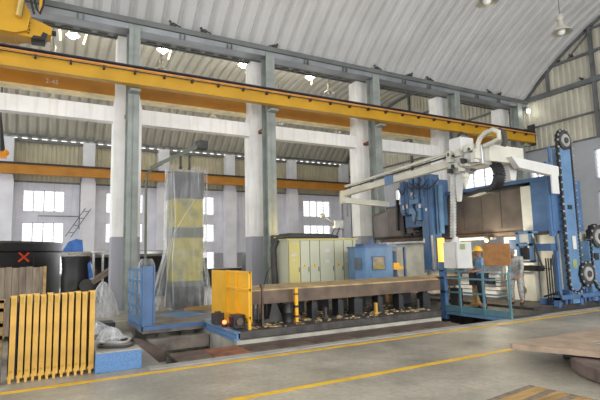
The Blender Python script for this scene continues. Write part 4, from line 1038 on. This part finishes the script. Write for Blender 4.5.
# brown boarded crate
cr_ = thing('timber_crate', (-.7, 12.2, 0), 'weathered brown vertical-board crate behind the yellow channels', 'crate')
for i in range(14): MB().box(-1.6+.128*i, -1.6+.128*i+.12, 12.0, 12.03, .1, 1.53+.01*(i % 3)).build('board', 'timber', cr_)
MB().box(-1.6, .19, 12.03, 12.9, .1, 1.5).build('body', 'timber', cr_); MB().box(.14, .20, 11.97, 12.03, 0, 1.55).build('corner_post', 'timber_y', cr_)
# low blue and timber pallet rack at left edge
t = thing('timber_pallet', (-.9, 9.4, 0), 'pale timber pallet frame with blue bins at the far left edge', 'pallet')
for z in (.42, .62, .86, 1.0): MB().box(-1.3, -.42, 9.2, 9.24, z, z+.06).build('slat', 'timber_y', t)
MB().box(-.5, -.44, 9.2, 9.3, .0 if True else 0, 1.05).box(-.85, -.79, 9.2, 9.3, 0, 1.05).build('post', 'timber_y', t)
MB().box(-1.3, -.5, 9.3, 9.9, .4, .86).build('bin', 'blue', t)

# far bay machines
tk = thing('black_tank', (-3.25, 24.5, 0), 'large black round steel tank painted with a red X', 'tank')
MB().lathe((-3.25, 24.5, .02), [(4.2, 0), (4.2, 1.98), (4.3, 2.04), (4.3, 2.34), (4.2, 2.42), (3.9, 2.42)], 96).build('shell', 'black', tk, True)
def on_tank(a, z): return Vector((-3.25+4.22*math.sin(a), 24.5-4.22*math.cos(a), z))
ac = .73
c = MB()
for s_ in (-1, 1): c.bar(on_tank(ac-.053, 1.82+.17*s_), on_tank(ac+.053, 1.82-.17*s_), .03, .07)
c.build('red_x', 'red', tk)
c = MB(); c.bar(on_tank(.84, .3), on_tank(.84, 1.75), .02, .02); c.build('weld_seam', 'dkgrey', tk)
tag(MB().cyl((.15, 17.6, .55), (.15, 17.6, 1.0), .12, n=16).cyl((.15, 17.6, .0), (.15, 17.6, .55), .03).build('filter_can', 'silver', None, True), 'small pale cylindrical can in front of the black tank', 'can')
rt = thing('rotary_table', (1.3, 20.2, 0), 'round black machine base with a gravel-grey top beside the black tank', 'machine')
MB().lathe((1.33, 20.3, 0), [(.5, 0), (.5, 1.0), (.46, 1.3), (.50, 1.6), (.52, 1.8)], 32).build('base', 'black', rt, True)
MB().lathe((1.33, 20.3, 1.8), [(.54, 0), (.55, .14), (.5, .17)], 32).build('top', 'gravel', rt, True)
MB().lathe((1.15, 19.6, .75), [(.2, -.1), (.2, 0)], 24, 'Y').lathe((1.65, 19.5, .7), [(.24, -.1), (.24, 0)], 24, 'Y').build('gear_wheel', 'dkgrey', rt, True)
MB().box(1.55, 2.1, 19.5, 20.1, .0, .9, 0, .05).box(.9, 2.2, 19.6, 20.2, .0, .3).build('motor', 'dkgrey', rt)
o = MB().prism([(.86, 20.0, 1.98), (.9, 20.0, 2.1), (1.05, 20.0, 2.36), (1.3, 20.0, 2.46), (1.52, 20.0, 2.42), (1.56, 20.0, 1.98)], (0, .6, 0)).build('tarpaulin', 'tarp')
tag(o, 'bright blue tarpaulin bundled on top of the round machine base', 'tarpaulin')
tag(MB().prism([(1.72, 19.9, 1.5), (1.8, 19.9, 1.6), (1.92, 19.9, 1.0), (1.78, 19.9, .9)], (0, .1, 0)).build('blue_cloth', 'tarp'), 'blue cloth hanging beside the round machine base', 'cloth')
rt = thing('rotary_table', (3.1, 22, 0), 'wide round machine table with bright steel rim behind the first column', 'machine')
MB().lathe((4.2, 23.2, 1.75), [(2.2, 0), (2.3, .1), (2.3, .2), (2.2, .25)], 48).build('rim', 'silver', rt, True)
MB().lathe((4.2, 23.2, 0), [(1.9, 0), (1.9, 1.2), (2.2, 1.74)], 48).build('base', 'black', rt, True)
for i, x in enumerate((2.0, 2.35, 2.8)): MB().box(x-.04, x+.04, 20.7, 20.78, 0, 1.9).build('leg', 'silver', rt)
t = thing('conveyor', (2.4, 19.5, 0), 'brown inclined conveyor rising left of the first column', 'conveyor')
MB().bar((1.85, 19.4, .8), (3.0, 19.4, 1.6), .4, .16).bar((1.9, 19.15, 1.0), (3.0, 19.15, 1.78), .03, .05).build('belt_frame', 'timber', t)
MB().bar((2.7, 19.4, 0), (2.7, 19.4, 1.35), .06, .06).bar((2.1, 19.4, 0), (2.1, 19.4, .9), .06, .06).build('leg', 'dkgrey', t)
tag(MB().cyl((2.72, 19.0, .0), (2.72, 19.0, .95), .06).build('orange_cylinder', 'orange'), 'small orange gas bottle behind the first column', 'bottle')
t = thing('machine_bed', (10, 27, 0), 'long dark machine bed running behind the columns of the far bay', 'machine')
MB().box(6.9, 16.5, 26.5, 28, 0, .95).build('bed', 'dkgrey', t); MB().box(7.5, 8.6, 26.6, 27.8, .95, 1.6).build('housing', 'black', t)
# ladder frame leaning on wall
t = thing('ladder', (2.0, 33, 2.7), 'thin dark ladder leaning against the far wall above the blue tarpaulin', 'ladder')
lad = MB(); A_ = Vector((1.5, 32.7, 3.1)); B_ = Vector((2.6, 32.7, 4.9))
for o_ in (0, .32): lad.bar(A_+Vector((o_, 0, -.1*o_)), B_+Vector((o_, 0, -.1*o_)), .05, .05)
for i in range(4):
    q = A_.lerp(B_, .15+.25*i); lad.bar(q, q+Vector((.32, 0, -.03)), .04, .04)
lad.build('rails', 'steel_dark', t)
tag(MB().cyl((.0, 33.3, 4.42), (2.3, 33.3, 4.42), .03).cyl((2.32, 33.3, 3.6), (2.32, 33.3, 7.0), .04).build('conduit', 'steel_dark'), 'thin dark conduit on the far wall beside the first window bay', 'pipe')

# jib crane and wrapped machine
jb = thing('jib_crane', (2.58, 13.3, .25), 'thin dark jib crane arm reaching over the plastic wrapped machine', 'jib crane')
MB().tube([(2.58, 13.3, .25), (2.57, 13.3, 3.7), (2.60, 13.3, 4.0), (2.75, 13.3, 4.16), (3.0, 13.3, 4.3)], .035, 8).build('pole', 'jib', jb, True)
MB().bar((2.7, 13.3, 4.17), (4.1, 13.3, 4.93), .10, .10).build('arm', 'jib', jb)
MB().box(4.0, 4.28, 13.15, 13.45, 4.80, 5.06, .2, .02).build('end_block', 'dkgrey', jb)
for x in (3.52, 3.78): MB().cyl((x, 13.3, 4.6), (x, 13.3, 4.25), .03).ball((x, 13.3, 4.22), .05).build('hook', 'black', jb)
wm = thing('wrapped_machine', (3.75, 13.7, .24), 'tall green and grey machine column standing on the blue platform', 'machine')
MB().box(3.32, 4.22, 13.35, 14.1, 3.35, 4.12).box(3.32, 4.22, 13.35, 14.1, .24, .85).build('dark_section', 'wrapc_g', wm)
MB().box(3.34, 4.2, 13.37, 14.1, 2.52, 3.35).box(3.34, 4.2, 13.37, 14.1, 1.0, 2.22).build('green_section', 'wrapc_y', wm)
MB().box(3.33, 4.21, 13.36, 14.1, 2.22, 2.52).box(3.33, 4.21, 13.36, 14.1, .85, 1.0).build('plain_section', 'wrapc', wm)
# film wrap
b = MB(); random.seed(12); ph = [random.uniform(0, 6) for _ in range(8)]
def wrap(u, v):
    z = .245+4.0*v
    cx, cy = 3.76, 13.72; a = 2*PI*u
    fl = .45*max(0, .35-v)/.35
    hw, hd = .52+fl*.35, .48+fl*.3
    # rounded box
    cxx, cyy = math.cos(a), math.sin(a); k = 1/max(abs(cxx), abs(cyy))**.75
    rip = 1+.035*math.sin(11*a+6*v+ph[0])+.03*math.sin(17*a-9*v+ph[1])+.02*math.sin(23*v+4*a)
    ex = -.72*max(0, .45-v)*(1 if cxx < 0 else 0)*abs(cxx)
    return (cx+hw*cxx*k*rip+ex, cy+hd*cyy*k*rip, z+(.06*math.sin(5*a+1) if v > .99 else 0))
b.grid(wrap, 96, 40)
o = b.build('plastic_wrap', 'film'); tag(o, 'clear wrinkled plastic film wrapped round the tall green machine column', 'plastic film')
for i, (pts, r) in enumerate((([(3.3, 13.15, .4), (3.25, 13.1, 1.6), (3.35, 13.15, 2.6), (3.3, 13.2, 4.1)], .011), ([(3.05, 13.1, .35), (3.15, 13.12, 1.5), (3.28, 13.15, 2.3), (3.9, 13.2, 3.3)], .009), ([(4.3, 13.2, .3), (4.25, 13.2, 2.), (4.27, 13.2, 4.2)], .010))):
    MB().tube(pts, r, 6).build('fold', 'film2', o, True)
w_ = thing('wrapped_grips', (2.55, 13.0, 1.0), 'pair of grey grips wrapped in clear film beside the jib pole', 'console')  # upright grips under film, not a console
MB().box(2.42, 2.52, 13.15, 13.25, .9, 1.55, 0, .03).box(2.66, 2.76, 13.15, 13.25, .9, 1.6, 0, .03).build('grip', 'dkgrey', w_)
b = MB().lathe((2.59, 13.2, .6), [(.16, 0), (.2, .3), (.22, .9), (.15, 1.05)], 20); b.build('film_cover', 'film', w_)
t = thing('rope', (2.72, 13, .3), 'rusty brown upright bar left of the wrapped machine', 'bar')
MB().bar((2.62, 13.0, .3), (2.8, 13.0, 1.3), .05, .05).build('bar', 'rust', t)

# heap behind yellow screen
t = thing('covered_goods', (9, 26.8, .2), 'black plastic covered goods seen above the yellow screen', 'covered goods')
b = MB().prism([(9.2, 22.0, .9), (9.25, 22.0, 1.72), (9.45, 22.0, 1.75), (9.6, 22.0, 1.45), (9.85, 22.0, 1.5), (10.1, 22.0, 1.78), (10.6, 22.0, 1.78), (11.3, 22.0, 1.74), (11.5, 22.0, 1.2), (11.4, 22.0, .9)], (0, .8, 0)); b.build('cover', 'black', t)
MB().box(9.2, 11.6, 22.0, 23, 0, .9).build('base', 'conc_d', t)
t = thing('grey_machine', (9.9, 21, .2), 'light grey machine frame between the covered goods and the second column', 'machine')
MB().prism([(10.3, 21.0, 1.0), (11.3, 21.0, 1.9), (11.8, 21.0, 1.95), (11.9, 21.0, 1.0)], (0, .1, 0)).box(10.9, 12.1, 21.1, 21.8, .3, 1.0).box(11.4, 12.0, 20.9, 21.0, 1.4, 1.5).build('frame', 'silver', t)
MB().box(11.35, 11.45, 20.9, 21, .9, 2.0).box(11.75, 12.0, 20.9, 21.0, .8, 1.7).build('panel', 'beige', t)

# ------------------------------------------------------------------ right foreground
dk = thing('steel_disk', (7.15, 3.05, 0), 'thick rusty round steel disc lying on the floor under the flat plate', 'disc')
MB().lathe((7.42, 3.0, .005), [(1.40, 0), (1.42, .02), (1.42, .17), (1.40, .185), (1.1, .185), (1.08, .17), (.5, .17)], 72).build('ring', 'disk', dk, True)
pl = thing('steel_plate', (7.2, 4, .19), 'thick flat brown steel plate resting on the rusty disc', 'plate')
MB().prism([(6.16, 4.78, .22), (6.13, 4.72, .22), (6.22, 4.48, .22), (6.39, 4.12, .22), (6.56, 3.70, .22), (6.85, 3.1, .22), (7.2, 2.6, .22), (9.6, 2.6, .22), (9.6, 4.78, .22)], (0, 0, .075)).build('slab', 'plate', pl)
MB().box(7.0, 9.4, 4.05, 4.08, .2955, .2965, .02).box(7.2, 9.0, 4.16, 4.18, .2955, .2965, .02).build('scratch_mark', 'silver', pl)
tag(MB().box(7.1, 7.25, 4.45, 4.6, 0, .218, .2, .01).build('packing_block', 'black'), 'small dark packing block under the near corner of the flat plate', 'block')
tag(MB().box(8.7, 9.4, 4.2, 4.6, 0, .218, 0, .01).build('packing_block', 'timber'), 'timber packing block under the far right side of the flat plate', 'block')
pt = thing('timber_skid', (4.6, 3.2, 0), 'yellow-brown slatted timber skid at the bottom edge of the picture', 'pallet')
A0 = Vector((5.0, 3.66, .1)); d1 = Vector((-.99, -.125, 0)); d2 = Vector((.10, -1, 0)).normalized()
for i in range(13):
    q = A0+d2*(.078*i)
    c = MB(); c.prism([q, q+d1*1.5, q+d1*1.5+d2*.068, q+d2*.068], (0, 0, .025)); c.build('slat', 'timber_y' if i % 3 else 'timber', pt)
c = MB()
for k_ in (.15, .75, 1.35):
    q = A0+d1*k_; c.prism([q+Vector((0, 0, -.1)), q+d1*.09+Vector((0, 0, -.1)), q+d1*.09+d2*.95+Vector((0, 0, -.1)), q+d2*.95+Vector((0, 0, -.1))], (0, 0, .1))
c.build('bearer', 'timber', pt)

def split_loose(o):
    bm = bmesh.new(); bm.from_mesh(o.data); seen = set(); isl = []
    for f0 in bm.faces:
        if f0.index in seen: continue
        st = [f0]; cur = []; seen.add(f0.index)
        while st:
            q = st.pop(); cur.append(q.index)
            for e in q.edges:
                for g_ in e.link_faces:
                    if g_.index not in seen: seen.add(g_.index); st.append(g_)
        isl.append(set(cur))
    if len(isl) > 1:
        base = o.name.split('.')[0]
        for k_, I in enumerate(isl):
            b2 = bm.copy(); b2.faces.ensure_lookup_table()
            bmesh.ops.delete(b2, geom=[f_ for f_ in b2.faces if f_.index not in I], context='FACES')
            me = bpy.data.meshes.new(base); b2.to_mesh(me); b2.free()
            for m_ in o.data.materials: me.materials.append(m_)
            if k_ == 0: first = me
            else:
                n_ = bpy.data.objects.new(base, me); COL.objects.link(n_); n_.parent = o.parent; n_.location = o.location; n_.rotation_euler = o.rotation_euler
        o.data = first
    bm.free()
for o in list(bpy.data.objects):
    if o.type == 'MESH' and o.parent is not None and o.name.split('.')[0] in ('hose', 'changer_arm', 'valve_block', 'fitting', 'support_post', 'bearer', 'base_fitting', 'bolts', 'guide_pipe', 'scale_strip', 'door_post', 'rod_stand', 'grip', 'ear', 'eye', 'label_plate', 'black_band', 'leg', 'bracket', 'hook', 'gear_wheel', 'panel', 'slat', 'belt_frame', 'paint_patch', 'scratch_mark', 'legs', 'motor_block', 'clamp', 'end_panel', 'hydraulic_cylinder', 'foot', 'slot', 'nameplate', 'seam', 'hose_bracket', 'roof_unit', 'housing'):
        split_loose(o)
bpy.context.view_layer.update()

# ------------------------------------------------------------------ light
wd = bpy.data.worlds.new('World'); sc.world = wd; wd.use_nodes = True
bg = wd.node_tree.nodes['Background']; bg.inputs['Color'].default_value = (.97, .985, 1.0, 1); bg.inputs['Strength'].default_value = 2.2
def area(name, loc, target, sx, sy, p, col):
    L = bpy.data.lights.new(name, 'AREA'); L.shape = 'RECTANGLE'; L.size = sx; L.size_y = sy; L.energy = p; L.color = col
    o = bpy.data.objects.new(name, L); COL.objects.link(o); o.location = loc
    o.rotation_euler = (Vector(target)-Vector(loc)).to_track_quat('-Z', 'Y').to_euler(); return o
area('front_fill', (7, -5.8, 5.), (9, 12, 4.5), 22, 7, 1500, (1, .985, .96))  # added fill light from behind the camera; no doorway known there
area('window_daylight', (9, 32.6, 4.), (9, 20, 3), 24, 5, 700, (.95, .97, 1))
def pt_light(loc, p, col, r=.2):
    L = bpy.data.lights.new('lamp_light', 'POINT'); L.energy = p; L.color = col; L.shadow_soft_size = r
    o = bpy.data.objects.new('lamp_light', L); COL.objects.link(o); o.location = loc
for x in (1.13, 5.29, 9.69, 14.01): pt_light((x, 23.5, 11.6), 170, (1, .93, .75), .3)
pt_light((11.9, 11.3, 1.6), 14, (1, .65, .2), .1); pt_light((11.9, 9.9, 1.75), 90, (1, .88, .65), .2)
pt_light((8.35, 14.9, 2.7), 45, (1, .72, .2), .15)
pt_light((3.35, 9.15, .5), .6, (1, .2, .1), .05)

# ------------------------------------------------------------------ camera
cam = bpy.data.cameras.new('camera'); co = bpy.data.objects.new('camera', cam); COL.objects.link(co)
cam.sensor_fit = 'HORIZONTAL'; cam.sensor_width = 36; cam.lens = 471.56/600*36; cam.clip_end = 200; cam.clip_start = .05
y_, p_, r_ = map(math.radians, (60.845, 6.529, -1.394))
Rr = Vector((math.sin(y_), -math.cos(y_), 0)); Fw = Vector((math.cos(y_)*math.cos(p_), math.sin(y_)*math.cos(p_), math.sin(p_))); Uu = Vector((-math.cos(y_)*math.sin(p_), -math.sin(y_)*math.sin(p_), math.cos(p_)))
R2 = Rr*math.cos(r_)+Uu*math.sin(r_); U2 = -Rr*math.sin(r_)+Uu*math.cos(r_)
mx = Matrix((R2, U2, -Fw)).transposed().to_4x4(); mx.translation = Vector((0, 0, 1.68))
co.matrix_world = mx; sc.camera = co
sc.view_settings.view_transform = 'Standard'; sc.view_settings.look = 'None'; sc.view_settings.exposure = 0
sc.cycles.use_denoising = True
sc.cycles.max_bounces = 8; sc.cycles.diffuse_bounces = 4; sc.cycles.transparent_max_bounces = 12
sc.cycles.sample_clamp_indirect = 8
